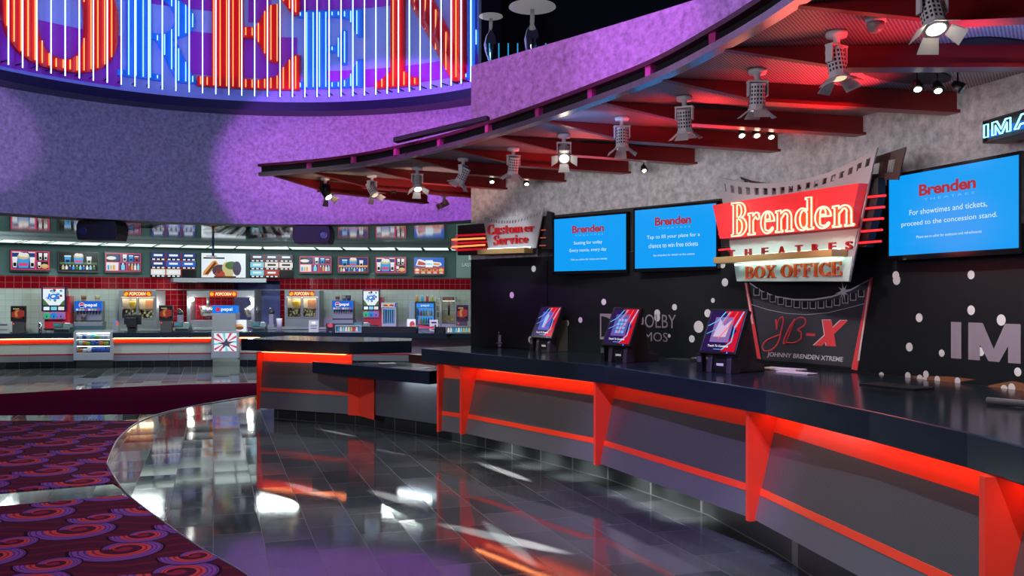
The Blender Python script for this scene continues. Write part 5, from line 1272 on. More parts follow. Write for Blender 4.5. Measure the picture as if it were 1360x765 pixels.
for (u0, u1, v0, v1, pic, bez, lab) in (
    (13, 67, 332, 361, pic_A(), 1, 'first menu screen from the left, popcorn bucket and two cups in a pink frame'),
    (77, 131, 334, 362, pic_B(True), 1, 'second menu screen from the left, dark picture of a popcorn bucket over sweets'),
    (139, 188, 335, 363, pic_C(), 1, 'third menu screen from the left, cold drinks in pink framed tiles'),
    (200, 260, 335.5, 368.5, pic_T(3, False), 0, 'frameless blue price board left of the sandwich screen'),
    (268, 326, 336.5, 368.5, pic_S(), 0, 'bright white menu screen with a big sandwich, in the middle of the row'),
    (332, 389, 338, 369, pic_T(5, True), 0, 'frameless price board with white and red tiles right of the sandwich screen'),
    (397, 441, 339.5, 364, pic_C(), 1, 'menu screen of cold drinks right of the white and red price board'),
    (448, 490, 340, 364, pic_B(False), 1, 'menu screen with two cups and a popcorn bucket on blue, third from the right'),
    (498, 540, 340.5, 364.5, pic_A(), 1, 'menu screen with popcorn bucket and two cups, second from the right'),
    (549, 591, 341, 366, pic_H(), 1, 'rightmost menu screen with hot dogs on blue and a white square')):
    qa, za = BACK.wall(u0, v1, .12); qb, zb = BACK.wall(u1, v0, .12); Pm, d = BACK.at((qa+qb)/2, .12)
    zb = CAMH+(HV-v0)/FPX*Pm.y; za = CAMH+(HV-v1)/FPX*Pm.y
    W, H = qb-qa, zb-za
    t = thing('menu_screen', lab, 'menu screen', BACK.frame((qa+qb)/2, za, .12), 'menu screens above the concession stand')
    T = Matrix.Translation((-W/2, 0, 0)); m = MB(T); m.box(0, 0, -.07, W, H, -.002)
    if bez: m.box(0, 0, -.002, W, .05, .006); m.box(0, H-.025, -.002, W, H, .006); m.box(0, .05, -.002, .025, H-.025, .006); m.box(W-.025, .05, -.002, W, H-.025, .006)
    m.build('casing', M_blackp, t)
    m = MB(T); m.box(W*.3, H*.3, -.118, W*.7, H*.7, -.07); m.build('mount', M_blackm, t)
    e = .025 if bez else .0; b = .05 if bez else 0
    pane(Matrix.Translation((-W/2+e, b, 0)), W-2*e, H-b-e, pic).build('display', PM, t)

# hanging black projector boxes
for u0, u1, v0, v1, lab in ((101, 155, 288, 318.5, 'left one of two black projector boxes hanging over the concession counter'), (389, 438, 295, 323, 'right one of two black projector boxes hanging over the concession counter')):
    Y = 17.87 if u0 > 200 else 16.75; S = Y/FPX; X0, X1 = (u0-UC)*S, (u1-UC)*S; Z0, Z1 = CAMH+(HV-v1)*S, CAMH+(HV-v0)*S
    Z1 = 3.14
    t = thing('projector_box', lab, 'projector', frame(((X0+X1)/2, Y, Z0), (1, 0, 0)), 'black boxes hanging from the concession ceiling'); W = X1-X0; H = Z1-Z0
    m = MB(); sg = 1 if u0 > 200 else -1
    m.prism([(-W/2+.03, 0), (W/2-.03, 0), (W/2, H*.3), (W/2, H*.75), (W/2-.04, H), (-W/2+.04, H), (-W/2, H*.75), (-W/2, H*.3)], -.5, 0); m.build('body', mat('gloss_box', (.004, .004, .006), .5), t, bevel=.01)
    m = MB(); m.lathe([(.085, 0), (.085, .012), (.07, .016), (.03, .012)], (sg*W*.34, H*.45, .0), ax='z', n=16); m.build('speaker_port', mat('port_blue', (.03, .05, .11), .2), t)
    m = MB(); m.box(-.03, H, -.28, .03, H+.014, -.2); m.build('hanger', M_blackm, t)
m = MB(); P0 = BACK.at(BACK.hit(283, 2.6), 2.6)[0]; tt = thing('ceiling_pole', 'thin dark pole hanging from the concession ceiling left of the sandwich screen', 'pole', (P0.x, P0.y, 3.158))
m.cyl((0, 0, 0), (0, 0, -.40), .03, n=10); m.build('tube', mat('navy_metal', (.02, .03, .08), .3), tt); m = MB(); m.lathe([(.03, 0), (.05, -.02), (.05, -.05), (.02, -.06)], (0, 0, -.40), ax='z', n=12); m.build('foot', mat('pink_metal', (.5, .35, .4), .4), tt)

# lettered panel at the right end of the menu wall
qa, za = BACK.wall(606, 369, .05); qb, zb = BACK.wall(640, 323, .05)
t = thing('notice_panel', 'grey green panel with pale lettering at the right end of the menu wall', 'notice panel', BACK.frame((qa+qb)/2, za, .05)); W, H = qb-qa, zb-za
m = MB(); m.box(-W/2, 0, -.045, W/2, H, 0); m.build('board', mat('panel_teal', (.16, .26, .25), .5), t)
m = MB(); m.rect(-W*.02, H*.52, W*.05, H*.86, .002); m.rect(.0, H*.80, W*.3, H*.86, .002); m.rect(0, H*.66, W*.3, H*.72, .002); m.rect(0, H*.52, W*.3, H*.58, .002); m.text('LAST', -W*.27, H*.33, W*.10, H*.43, .002); m.build('lettering', M_paper, t)

# hood over the doorway
qa, qb = BACK.hit(228, .3), BACK.hit(354, .3); m = MB(BACK.map()); wbox(m, qa, qb, 2.13, 2.24, .012, .75); tag(m.build('metal_hood', mat('hood_steel', (.42, .45, .50), .35, .6)), 'long grey metal hood over the middle popcorn popper and the blue doorway', 'hood')

# front counter: black worktop, lit orange band, grey panels
ZC = .86
cp = [p for p in CONC.p if -13.9 < p[0] < 2.2]
m = MB(); m.T = CONC.map(); qs_ = [CONC.hit(u) for u in (-120, 98, 149, 280, 318, 690)]; wbox(m, qs_[0], qs_[5], ZC-.13, ZC, -.50, -.31, 60)
for k in (0, 2, 4): wbox(m, qs_[k], qs_[k+1], ZC-.13, ZC, -.309, .18, 30)
tag(m.build('countertop', M_black), 'long black worktop of the concession counter in the background', 'countertop')
cuts = [-30, 40, 99, 148, 225, 281, 317, 430, 640]
labs = ['left end unit of the concession counter, cut off by the left edge', 'concession counter unit left of the sweets display case', None, 'concession counter unit right of the sweets display case', 'concession counter unit left of the lit poster case', None, 'concession counter unit behind the separate black slab', 'plum coloured right end of the concession counter']
for (ua, ub), lab in zip(zip(cuts, cuts[1:]), labs):
    if lab is None: continue
    qa, qb = CONC.hit(ua), CONC.hit(ub); t = thing('concession_unit', lab, 'counter unit', CONC.frame((qa+qb)/2, 0, 0), 'units of the concession counter')
    def st(name, z0, z1, o0, o1, mt, lb=None):
        b = MB(CONC.map()); wbox(b, qa+.003, qb-.003, z0, z1, o0, o1, 8); return b.build(name, mt, t, True, label=lb)
    plum = ua == 430
    st('band', .60, ZC-.132, .02, .05, M_redpaint if not plum else mat('plum_panel', (.16, .10, .15), .35), 'orange red band' if not plum else None)
    st('panel', .35, .60, .03, .07, mat('pale_panel', (.30, .31, .29), .4) if not plum else mat('plum_panel', (.16, .10, .15), .35))
    st('stripe', .315, .35, .04, .085, M_redsteel, 'thin red stripe'); st('lower_panel', .17, .315, .05, .10, M_kicksteel)
    st('kick', .0, .17, -.15, -.1, M_kick)
    if not plum: st('light_strip', ZC-.15, ZC-.134, .06, .09, em('FFB070', 14))
def case(u0, u1, v0, v1, name, lab, cat):
    q = CONC.hit((u0+u1)/2, .2); P, d = CONC.at(q, .2); S = P.y/FPX; W = (u1-u0)*S; z0, z1 = CAMH+(HV-v1)*S, CAMH+(HV-v0)*S
    t = thing(name, lab, cat, CONC.frame(q, max(0, z0), .2)); return t, W, z1-max(0, z0), S
t, W, H, S = case(99, 148, 440.3, 478.5, 'display_case', 'glass fronted sweets display case set into the concession counter', 'display case')
m = MB(); e = .06
m.box(-W/2, 0, -.5, -W/2+e, H, 0); m.box(W/2-e, 0, -.5, W/2, H, 0); m.box(-W/2+e, 0, -.5, W/2-e, .18, 0); m.box(-W/2+e, H-.03, -.5, W/2-e, H, 0); m.box(-W/2+e, .18, -.5, W/2-e, H-.03, -.47); m.build('cabinet', mat('case_grey', (.30, .31, .35), .4, .3), t, bevel=.004)
m = MB(); m.box(-W/2+e, H-.055, -.4, W/2-e, H-.032, -.06); m.build('lamp', em('EAF6FF', 5), t)
for j, y in enumerate((.18, .34, .50)):
    m = MB(); m.box(-W/2+e, y, -.46, W/2-e, y+.012, -.06); sh = m.build('shelf', M_chrome, t)
    if j: m = MB(); m.box(-W/2+e, y-.008, -.12, W/2-e, y-.001, -.07); m.build('shelf_fill', em('EAF6FF', 8), sh)  # glowing strip added to brighten the sweets on the shelf below
cols = ['E8E8E8', '60C8E0', 'D8485A', 'E0B040', '4060B0', 'C0C8D0', 'D88040', '90B840']
CW = dict(zip(cols, ('white', 'light blue', 'pink red', 'yellow', 'dark blue', 'grey', 'orange', 'green'))); cand = []
rnd = random.Random(4)
for j, y in enumerate((.192, .352, .512)):
    x = -W/2+e+.02
    k = 0
    while x < W/2-e-.1:
        w1 = rnd.uniform(.07, .12); hh = rnd.uniform(.07, .11); M = t.matrix_world @ Matrix.Translation((x+w1/2, y+.0005, -.2))
        c = rnd.choice(cols); m = MB(M); m.box(-w1/2, 0, -.09, w1/2, hh, .09); o = m.build('candy_box', mat('candy_'+c, c, .4), bevel=.003)
        cand.append(tag(o, '%s box of sweets on the %s shelf of the sweets display case' % (CW[c], ('bottom', 'middle', 'top')[j]), 'candy box', 'sweets in the display case')); x += w1+.012
m = MB(); m.box(-W/2+e, .19, -.016, W/2-e, H-.03, -.01); m.build('glass_front', mg, t)
t, W, H, S = case(281, 317, 440.3, 475.5, 'poster_case', 'lit poster case with a flying elephant picture below the drink machine', 'poster case')
t['label'] = 'grey lit poster case with red rays on white, in the middle of the concession counter'
m = MB(); m.box(-W/2, 0, -.5, W/2, H, -.03); m.box(-W/2, 0, -.03, W/2, .17, 0); m.box(-W/2, .17, -.03, -W/2+.06, H, 0); m.box(W/2-.06, .17, -.03, W/2, H, 0); m.box(-W/2+.06, H-.04, -.03, W/2-.06, H, 0); m.build('cabinet', mat('case_grey', (.3, .31, .35), .4), t, bevel=.004)
pw, ph = W-.12, H-.21; its = [('r', (0, 0, 1, 1), 14)]
for k in range(12):
    a, b = 2*pi*k/12, 2*pi*(k+.42)/12; its.append(('p', (.5, .45, .5+.62*cos(a), .45+.62*sin(a), .5+.62*cos(b), .45+.62*sin(b)), 1 if k % 3 else 7))
its = [i for i in its]; its += [('p', (.15, .45, .45, .5, .55, .72, .62, .52, .92, .55, .66, .38, .72, .2, .52, .3, .38, .12, .40, .36), 15)]
def clampi(it): return (it[0], tuple(min(1, max(0, x)) for x in it[1]), it[2])
pane(Matrix.Translation((-pw/2, .17, -.029)), pw, ph, [clampi(i) for i in its]).build('poster', PM, t)

# ------------------------------------------------------------------ equipment on the back counter
ZBK = .90
def back_item(u0, u1, off=.72, z=ZBK):
    q = BACK.hit((u0+u1)/2, off); P, d = BACK.at(q, off); S = P.y/FPX; M = frame((P.x, P.y, z+.0008), (1, .25 if u0 < 140 else 0, 0))
    return M, (u1-u0)*S, S, P.y
m = MB(BACK.map()); L2 = BACK.s[-1]; qL = BACK.hit(52); wbox(m, qL, L2-.5, ZBK-.05, ZBK, .06, .92, 40); tag(m.build('countertop', mat('worktop_grey', (.34, .37, .38), .3, .4)), 'grey worktop of the back counter under the popcorn machines', 'countertop')
m = MB(BACK.map()); wbox(m, qL, L2-.5, 0, ZBK-.051, .06, .88, 40); tag(m.build('back_cabinet', mat('cabinet_grey', (.2, .22, .23), .4)), 'grey base cabinet below the back counter', 'cabinet')
M_case = mat('machine_steel', (.27, .28, .30), .35, .6); M_kern = mat('popcorn', (.72, .58, .30), .7); M_hl = em('FFE2B0', 14)
def popcorn_cabinet(u0, u1, v0, v1, lab):
    M, W, S, Y = back_item(u0, u1); H = CAMH+(HV-v0)*S-ZBK; t = thing('popcorn_cabinet', lab, 'popcorn machine', M, 'glass popcorn warmers')
    D = .6; hb = H*.24; hh = H*.17
    m = MB(); m.box(-W/2, 0, -D, W/2, hb, 0); m.box(-W/2+.03, .05, 0, W/2-.03, hb-.05, .006); m.build('base', M_case, t, bevel=.005)
    m = MB()
    for x in (-W/2, W/2-.05): m.box(x, hb, -D, x+.05, H-hh, 0)
    m.box(-W/2+.05, hb, -D, W/2-.05, H-hh, -D+.02); m.box(-W/2, H-hh, -D, W/2, H, 0); m.build('frame', M_case, t)
    m = MB(); m.box(-W*.36, H-hh+.02, 0, W*.36, H-.015, .02); hs = m.build('header_sign', em('D81E14', .9), t)
    m = MB(); m.text('POPCORN', -W*.22, H-hh+.04, W*.22, H-.04, .021, bold=.04, shear=.2); m.build('lettering', em('FFE9A0', 1.2), hs)
    for s in (-1, 1):
        m = MB(); m.blob((s*W*.29, H-hh/2, .02), .05); m.blob((s*W*.32, H-hh/2-.02, .02), .04); m.build('popcorn_motif', em('F5B820', 1.0), hs)
    for s in (-1, 1):
        x0, x1 = (-W/2+.055, -.005) if s < 0 else (.005, W/2-.055); m = MB(); f = .03; y0, y1 = hb+.01, H-hh-.01
        m.box(x0, y0, -.02, x0+f, y1, .008); m.box(x1-f, y0, -.02, x1, y1, .008); m.box(x0+f, y0, -.02, x1-f, y0+f, .008); m.box(x0+f, y1-f, -.02, x1-f, y1, .008); d = m.build('door', M_case, t)
        m = MB(); m.box(x0+f, y0+f, -.012, x1-f, y1-f, -.008); m.build('pane', mg, d)
        m = MB(); m.box(-s*-.03-.008 if False else (s*.04-.006), (y0+y1)/2-.06, .008, s*.04+.006, (y0+y1)/2+.06, .022); m.build('handle', M_chrome, d)
    m = MB(); m.box(-W/2+.06, H-hh-.03, -D+.06, W/2-.06, H-hh-.012, -.08); m.build('lamp', M_hl, t)
    m = MB(); rr = random.Random(int(u0))
    for k in range(90): m.blob((rr.uniform(-W/2+.09, W/2-.09), hb+.04+rr.uniform(0, H*.2), rr.uniform(-D+.08, -.08)), rr.uniform(.025, .04), 6)
    o = m.build('popcorn', M_kern, t, kind='stuff')
    m = MB(); m.lathe([(.10, 0), (.13, .16), (.135, .18), (.12, .18)], (-W*.22, hb+(H-hh-hb)*.5, -.3), n=16); m.build('kettle', mat('kettle_yellow', (.65, .42, .05), .4), t)
    m = MB(); m.box(W*.12, hb+(H-hh-hb)*.5, -.35, W*.32, hb+(H-hh-hb)*.86, -.2); m.build('butter_tank', mat('tank_brown', (.35, .15, .08), .4), t)
    m = MB(); m.box(-W/2+.05, hb+(H-hh-hb)*.47, -D+.05, W/2-.05, hb+(H-hh-hb)*.485, -.05); m.build('shelf', M_chrome, t)
popcorn_cabinet(158, 208, 386, 437, 'left popcorn cabinet with red lettered header behind the concession counter')
popcorn_cabinet(378, 424, 386, 437, 'right popcorn cabinet with red lettered header behind the concession counter')
# open kettle popper in the middle
M, W, S, Y = back_item(248, 338); H = CAMH+(HV-386)*S-ZBK
t = thing('kettle_popper', 'large open kettle popcorn popper under the metal hood, in the middle of the concession stand', 'popcorn machine', M)
m = MB()
for x in (-W/2, W/2-.09): m.box(x, 0, -.7, x+.09, H, 0)
m.box(-W/2+.09, H-.18, -.7, W/2-.09, H, 0); m.box(-W/2+.09, 0, -.7, W/2-.09, .2, 0); m.build('frame', M_case, t, bevel=.005)
xs = (295-293)*S
m = MB(); m.box(xs-.33, H-.17, 0, xs+.40, H-.02, .02); hs = m.build('header_sign', em('D81E14', .9), t)
m = MB(); m.text('POPCORN', xs-.18, H-.14, xs+.26, H-.05, .021, bold=.04, shear=.2); m.build('lettering', em('FFE9A0', 1.2), hs)
for x in (xs-.27, xs+.33):
    m = MB(); m.blob((x, H-.095, .02), .055); m.build('popcorn_motif', em('F5B820', 1.0), hs)
for x, a in ((-W/2+.48, 0), (W/2-.15, .5)):
    m = MB(Matrix.Translation((x, H-.55, -.3)) @ Matrix.Rotation(a, 4, 'Z')); m.lathe([(.17, -.14), (.20, -.12), (.20, .12), (.18, .14)], n=20); m.box(-.05, -.2, -.05, .05, -.14, .05); m.build('kettle', mat('kettle_steel', (.55, .56, .52), .25, .9), t)
    m = MB(); m.cyl((x, H-.41, -.3), (x, H-.18, -.3), .04, n=10); m.build('kettle_arm', M_case, t)
for x in (-W/2+.12, W/2-.10):
    m = MB(); m.blob((x, H-.24, -.1), .055); m.build('bulb', em('FFFAE8', 22), t)
    lp = bpy.data.lights.new('popper_lamp', 'POINT'); lp.energy = 22; lp.color = (1, .96, .88); lp.shadow_soft_size = .06; o = bpy.data.objects.new('popper_lamp', lp); C.objects.link(o); o.location = t.matrix_world @ Vector((x, H-.33, .05))
# frozen drink machines
def frozen(u0, u1, v0, v1, lab):
    M, W, S, Y = back_item(u0, u1, .80); H = CAMH+(HV-v0)*S-ZBK; t = thing('frozen_drink_machine', lab, 'drink machine', M, 'red frozen drink machines'); s0 = H*.43
    m = MB(); m.box(-W*.42, 0, -.6, W*.62, s0, -.12); m.box(W*.40, s0, -.6, W*.62, H*.78, -.12); m.box(-W*.42, s0, -.6, W*.40, H*.9, -.2); m.build('body', mat('machine_red', (.50, .02, .035), .25), t, bevel=.006)
    m = MB(); m.box(-W/2, s0, -.2, W/2, H, -.03); m.build('screen_housing', mat('navy_gloss', (.01, .015, .06), .2), t, bevel=.004)
    T = Matrix.Translation((-W/2+.02, s0+.01, -.029)); rr = random.Random(2)
    its = [('r', (.03, .23, .97, .97), 14), ('r', (.03, .90, .97, .97), 6), ('p', (.03, .23, .3, .23, .1, .45, .03, .5), 8), ('p', (.97, .23, .75, .23, .9, .4, .97, .45), 8)]
    for k in range(16): its.append(('e', (rr.uniform(.15, .85), rr.uniform(.35, .85), .06, .05), rr.choice([4, 7, 7, 10, 2, 4])))
    for k in range(3): its.append(('r', (.06+.32*k, .03, .32+.32*k, .17), (14, 7, 2)[k]))
    pane(T, W-.04, H-s0-.02, its).build('display', PM, t)
    m = MB(); m.text('ICE', -W*.25, s0+(H-s0)*.48, W*.25, s0+(H-s0)*.70, -.015, bold=.06, shear=.2); m.build('lettering', em('1E6FD8', 1.0), t)
    m = MB(); m.box(-W*.46, s0-.20, -.12, W*.46, s0-.01, -.05); pn = m.build('dispenser_panel', mat('pink_panel', (.60, .10, .20), .3), t)
    for k in range(3):
        x = (k-1)*W*.29; m = MB(); m.lathe([(.085, 0), (.085, .015), (.06, .02), (.02, .02)], (x, s0-.105, -.05), ax='z', n=16); m.build('barrel_window', em(('3CB88A', '2C8CE0', '8C70C8')[k], .8), pn)
        m = MB(); m.cyl((x, s0-.16, -.04), (x, s0-.10, -.02), .012, n=8); m.build('tap', M_blackp, pn)
    m = MB(); m.box(-W*.40, 0.02, -.12, W*.40, .05, .0); m.build('drip_tray', M_blackp, t)
frozen(56, 86, 380, 437, 'frozen drink machine with bright screen left of the first soda fountain')
frozen(481, 504, 383.5, 437, 'frozen drink machine with bright screen right of the second soda fountain')
def fountain(u0, u1, v0, lab, cups, grp=None):
    M, W, S, Y = back_item(u0, u1, .80); H = CAMH+(HV-v0)*S-ZBK; t = thing('soda_fountain', lab, 'soda fountain', M, 'soda fountains')
    m = MB(); m.box(-W/2, .20, -.5, W/2, H, -.12); m.box(-W*.55, .0, -.5, W*.55, .20, .0); m.build('body', M_case, t, bevel=.005)
    m = MB(); m.box(-W/2-.01, H*.66, -.12, W/2+.01, H, .0); hd = m.build('header', em('1464D8', .9), t)
    m = MB(); m.text('pepsi', -W*.12, H*.78, W*.34, H*.92, .002, bold=.02); m.build('lettering', em('F4F8FF', 1.1), hd)
    m = MB(); x, y, r = -W*.24, H*.86, H*.085; m.poly([(x+r*cos(R(a)), y+r*sin(R(a))) for a in range(10, 181, 17)], .002); m.mat(1).poly([(x+r*cos(R(a)), y+r*sin(R(a))) for a in range(190, 361, 17)], .002); m.mat(2).ell(x, y, r*1.12, r*1.12, .001); m.build('round_emblem', [em('D03040', 1), em('123C9C', 1), em('F4F8FF', 1.1)], hd)
    m = MB()
    for k in range(8): m.mat(k % 4); m.rect(-W*.46+k*W*.116, H*.67, -W*.46+k*W*.116+W*.09, H*.74, .003)
    m.build('flavour_labels', [em('C8D0E0', .9), em('D8B080', .8), em('8FD070', .7), em('C84858', .8)], hd)
    for k in range(8):
        x = -W*.42+k*W*.12; m = MB(); m.cyl((x, H*.66, -.06), (x, H*.57, -.06), .018, .012, n=8); m.box(x-.008, H*.5, -.075, x+.008, H*.57, -.06); m.build('nozzle', M_blackp, t)
    m = MB(); m.box(-W*.5, .20, -.12, W*.5, .235, .0); m.build('drip_tray', M_blackp, t)
    m = MB(); m.box(-W*.52, -.0, .0, W*.6, .10, .02); m.build('base_front', mat('dark_teal', (.03, .08, .09), .4), t)
    for k, (cu, dy, dz, lb, c) in enumerate(cups):
        x = (cu-(u0+u1)/2)*S; Mc = t.matrix_world @ Matrix.Translation((x, dy if dy >= 0 else H+.0008, dz)); tc = thing('paper_cup', lb, 'cup', Mc, 'paper cups on the soda fountains')
        m = MB(); m.lathe([(.05, 0), (.065, .14), (.07, .15), (.062, .15)], n=14); m.build('cup_body', mat('cup_%s' % c, c, .5), tc)
        m = MB(); m.lathe([(.0585, .05), (.0645, .12)], n=14); m.build('cup_band', mat('cup_band_%s' % k, ('7A3B30', '9A8A60', '40407A', 'A04040')[k % 4], .5), tc)
    return t
fountain(101, 133, 400, 'left soda fountain with a blue header and two cups on top', [(109, -1, -.25, 'tall brown cup standing on the left soda fountain', 'B8A078'), (126, -1, -.25, 'white cup standing on the left soda fountain', 'D8D0C8'), (111, .236, -.06, 'cup standing under the taps of the left soda fountain', 'A08048')])
fountain(441.5, 467.5, 399.5, 'right soda fountain with a blue header and three cups on top', [(446, -1, -.25, 'pale cup on the left end of the right soda fountain', 'B8B098'), (455, -1, -.25, 'blue grey cup in the middle on the right soda fountain', '70809A'), (461, -1, -.25, 'dark cup on the right end of the right soda fountain', '584A44')])
# things standing on the front counter
def front_item(u0, u1, off=-.30):
    q = CONC.hit((u0+u1)/2, off); P, d = CONC.at(q, off); S = P.y/FPX; return frame((P.x, P.y, ZC+.0008), (1, 0, 0)), (u1-u0)*S, S
M, W, S = front_item(283, 314); H = (438.5-404)*S
t = thing('drink_dispenser', 'grey back of a drink dispenser with a lit blue header, above the poster case', 'drink machine', M)
m = MB(); m.box(-W/2, 0, -.28, W/2, H*.70, .08); m.box(-W*.38, .03, .08, W*.38, .045, .086); m.build('cabinet', mat('machine_grey', (.20, .20, .21), .45), t, bevel=.005)
m = MB(); m.box(-W/2, H*.70, -.20, W/2, H, .06); hd = m.build('header', em('1878E8', .95), t)
m = MB(); m.text('pepsi', -W*.12, H*.76, W*.36, H*.92, .062, bold=.02); m.mat(1); x, y, r = -W*.26, H*.85, H*.085; m.ell(x, y, r, r, .0615); m.build('lettering', [em('F4F8FF', 1.1), em('D03040', 1)], hd)
def poster_stand(u0, u1, v0, v1, lab, off=-.3):
    M, W, S = front_item(u0, u1, off); H = (439-v0)*S; t = thing('poster_display', lab, 'poster display', M, 'small black poster displays'); hs = H*.42
    m = MB(); m.box(-W*.5, hs, -.05, W*.5, H, 0); fr = m.build('frame', M_blackp, t, bevel=.004)
    its = [('r', (0, 0, 1, 1), 13), ('p', (.0, .2, .5, .1, 1, .25, 1, .75, .4, .85, 0, .6), 6), ('e', (.55, .62, .3, .2), 6), ('p', (.3, .2, .5, .25, .42, .6, .6, .75, .35, .78, .22, .5), 9), ('r', (.1, .84, .6, .94), 3), ('r', (.65, .86, .9, .92), 10), ('r', (.1, .05, .9, .10), 10)]
    pane(Matrix.Translation((-W*.42, hs+.05, .0002)), W*.84, H-hs-.09, its).build('poster', [em(c, .55) for c in PAL], t)
    m = MB(); m.box(-W*.4, .02, -.10, W*.4, hs, -.01); m.box(-W*.46, 0, -.14, W*.46, .02, .06); m.build('stand', mat('stand_dark', (.05, .045, .05), .4), t)
    m = MB(); m.ell(-W*.32, hs*.8, .012, .012, -.0095); m.build('red_light', em('FF2030', 3), t)
poster_stand(14, 34, 403.5, 437, 'dark red poster display at the left end of the concession counter')
poster_stand(211, 229.5, 404, 437, 'dark red poster display right of the left popcorn cabinet')
poster_stand(606, 622, 402, 437, 'dark red poster display at the right end of the concession counter', -.2)
def register(u0, u1, lab):
    M, W, S = front_item(u0, u1); H = 12.5*S; t = thing('cash_register', lab, 'cash register', M, 'cash registers on the concession counter')
    m = MB(); m.box(-W*.42, 0, -.25, W*.46, H*.35, .02); m.prismx([(.0, H*.35), (-.2, H*.35), (-.2, H*.9), (-.06, H*.9)], -W*.42, W*.44); m.build('body', mat('register_dark', (.03, .05, .055), .4), t, bevel=.005)
    m = MB(); m.box(-W*.5, H*.55, -.10, W*.02, H, .0); m.build('customer_display', mat('register_teal', (.06, .13, .14), .35), t, bevel=.004)
    m = MB(); m.rect(-W*.44, H*.72, -W*.16, H*.88, .001); m.build('digits', em('3A8CA0', .8), t)
    m = MB(); m.box(W*.06, H*.5, -.12, W*.5, H*.92, -.01); m.mat(1); m.box(W*.12, H*.92, -.09, W*.36, H*1.0, -.03); m.build('printer', [mat('register_grey', (.13, .19, .19), .4), M_paper], t, bevel=.004)
    m = MB(); m.box(-W*.40, H*.08, .02, W*.40, H*.28, .024); m.build('cash_drawer', M_blackp, t)
register(70, 94, 'cash register left of the left soda fountain'); register(231, 252, 'cash register in front of the open kettle popper'); register(334, 353, 'cash register in front of the blue doorway'); register(470, 491, 'cash register in front of the right frozen drink machine')
M, W, S = front_item(163, 186); t = thing('till_monitor', 'black till monitor seen from behind, in front of the left popcorn cabinet', 'monitor', M)
m = MB(); m.box(-W/2, .18, -.10, W/2, .43, -.06); m.box(-W*.28, .12, -.06, W*.28, .36, .03); m.build('screen_back', M_blackp, t, bevel=.012); m = MB(); m.box(-W*.24, .02, -.12, W*.24, .20, -.01); m.box(-W*.34, 0, -.16, W*.34, .02, .08); m.build('stand', M_blackp, t, bevel=.004)
def pump(u, v0, lab):
    M, W, S, Y = back_item(u-4, u+4, .80); H = CAMH+(HV-v0)*S-ZBK; t = thing('sauce_pump', lab, 'dispenser', M, 'tall dispensers with black caps')
    m = MB(); m.box(-.06, .08, -.06, .06, H*.68, .06); m.box(-.09, 0, -.1, .09, .08, .09); m.build('body', mat('pump_violet', (.22, .20, .32), .35), t, bevel=.004)
    m = MB(); m.lathe([(.075, H*.68), (.075, H*.78), (.05, H*.88), (.02, H*.93)], n=14); m.build('cap', M_blackp, t); m = MB(); m.tube([(0, H*.92, 0), (-.02, H*.97, .02), (-.06, H*.96, .04)], .014, 8); m.build('spout', M_chrome, t)
pump(239.5, 409.5, 'tall dispenser with a black cap against the red tiles'); pump(361, 408.5, 'tall dispenser with a black cap in the blue doorway')
def simple(name, u0, u1, v0, lab, cat, prof, mt, off=-.2, grp=None):
    M, W, S = front_item(u0, u1, off); H = (439-v0)*S; t = MB(M); t.lathe([(r*W/2, h*H) for r, h in prof], n=16); return tag(t.build(name, mt), lab, cat, grp)
simple('straw_cup', 367, 375, 421.5, 'tall white cup stack left of the right popcorn cabinet', 'cup', [(.62, 0), (1, .96), (1.04, 1), (.9, 1)], M_white)
simple('shaker', 51, 55.5, 425, 'silver shaker left of the left frozen drink machine', 'shaker', [(.9, 0), (1, .1), (1, .85), (.7, .95), (.5, 1)], M_chrome)
def card(name, u0, u1, v0, lab, cat, base, its, off=-.1):
    M, W, S = front_item(u0, u1, off); H = (439.5-v0)*S; t = thing(name, lab, cat, M); m = MB(); m.prismx([(-.10, 0), (.0, 0), (-.005, H), (-.02, H)], -W/2, W/2); m.build('card', base, t)
    pane(Matrix.Translation((-W/2, 0, .0005)) @ Matrix.Rotation(-.005/max(H, .1), 4, 'X'), W, H, its).build('print', [mat('print_%s' % c, c, .5) for c in PAL], t)
card('counter_sign', -6, 10.5, 425, 'pale notice sign at the far left of the concession counter', 'sign', mat('notice_grey', (.38, .38, .38), .5), [('r', (.35, .70, .95, .84), 15), ('r', (.4, .52, .9, .57), 12), ('r', (.3, .34, .95, .39), 15), ('r', (.3, .24, .95, .28), 15)], .02)
card('counter_sign', 410, 423, 424, 'grey notice sign in front of the right popcorn cabinet', 'sign', mat('notice_grey', (.38, .38, .38), .5), [('r', (.3, .72, .7, .88), 14), ('r', (.15, .5, .85, .56), 15), ('r', (.2, .3, .8, .36), 15)], .02)
card('counter_sign', 570.5, 582, 422, 'pale notice sign in front of the drinks cooler', 'sign', mat('notice_pale', (.55, .53, .55), .5), [('r', (.2, .72, .8, .84), 5), ('r', (.2, .45, .8, .5), 15), ('r', (.2, .25, .8, .3), 15)], .0)
card('food_card', 310, 327, 424, 'small white card with a food picture beside the lit poster case', 'card', M_paper, [('e', (.45, .38, .34, .26), 9), ('e', (.5, .3, .3, .14), 10)], -.25)
card('food_card', 540.5, 552, 422, 'cream card with an orange picture left of the drinks cooler', 'card', M_paper, [('e', (.6, .6, .3, .25), 6), ('p', (.5, .1, .9, .1, .95, .5, .55, .55), 9)], -.25)
M, W, S = front_item(150, 157.5, -.3); t = thing('napkin_holder', 'small grey napkin holder with red and blue packets, left of the left popcorn cabinet', 'napkin holder', M)
m = MB(); m.box(-W/2, 0, -.1, W/2, .16, .0); m.build('box', mat('holder_grey', (.16, .18, .2), .4), t)
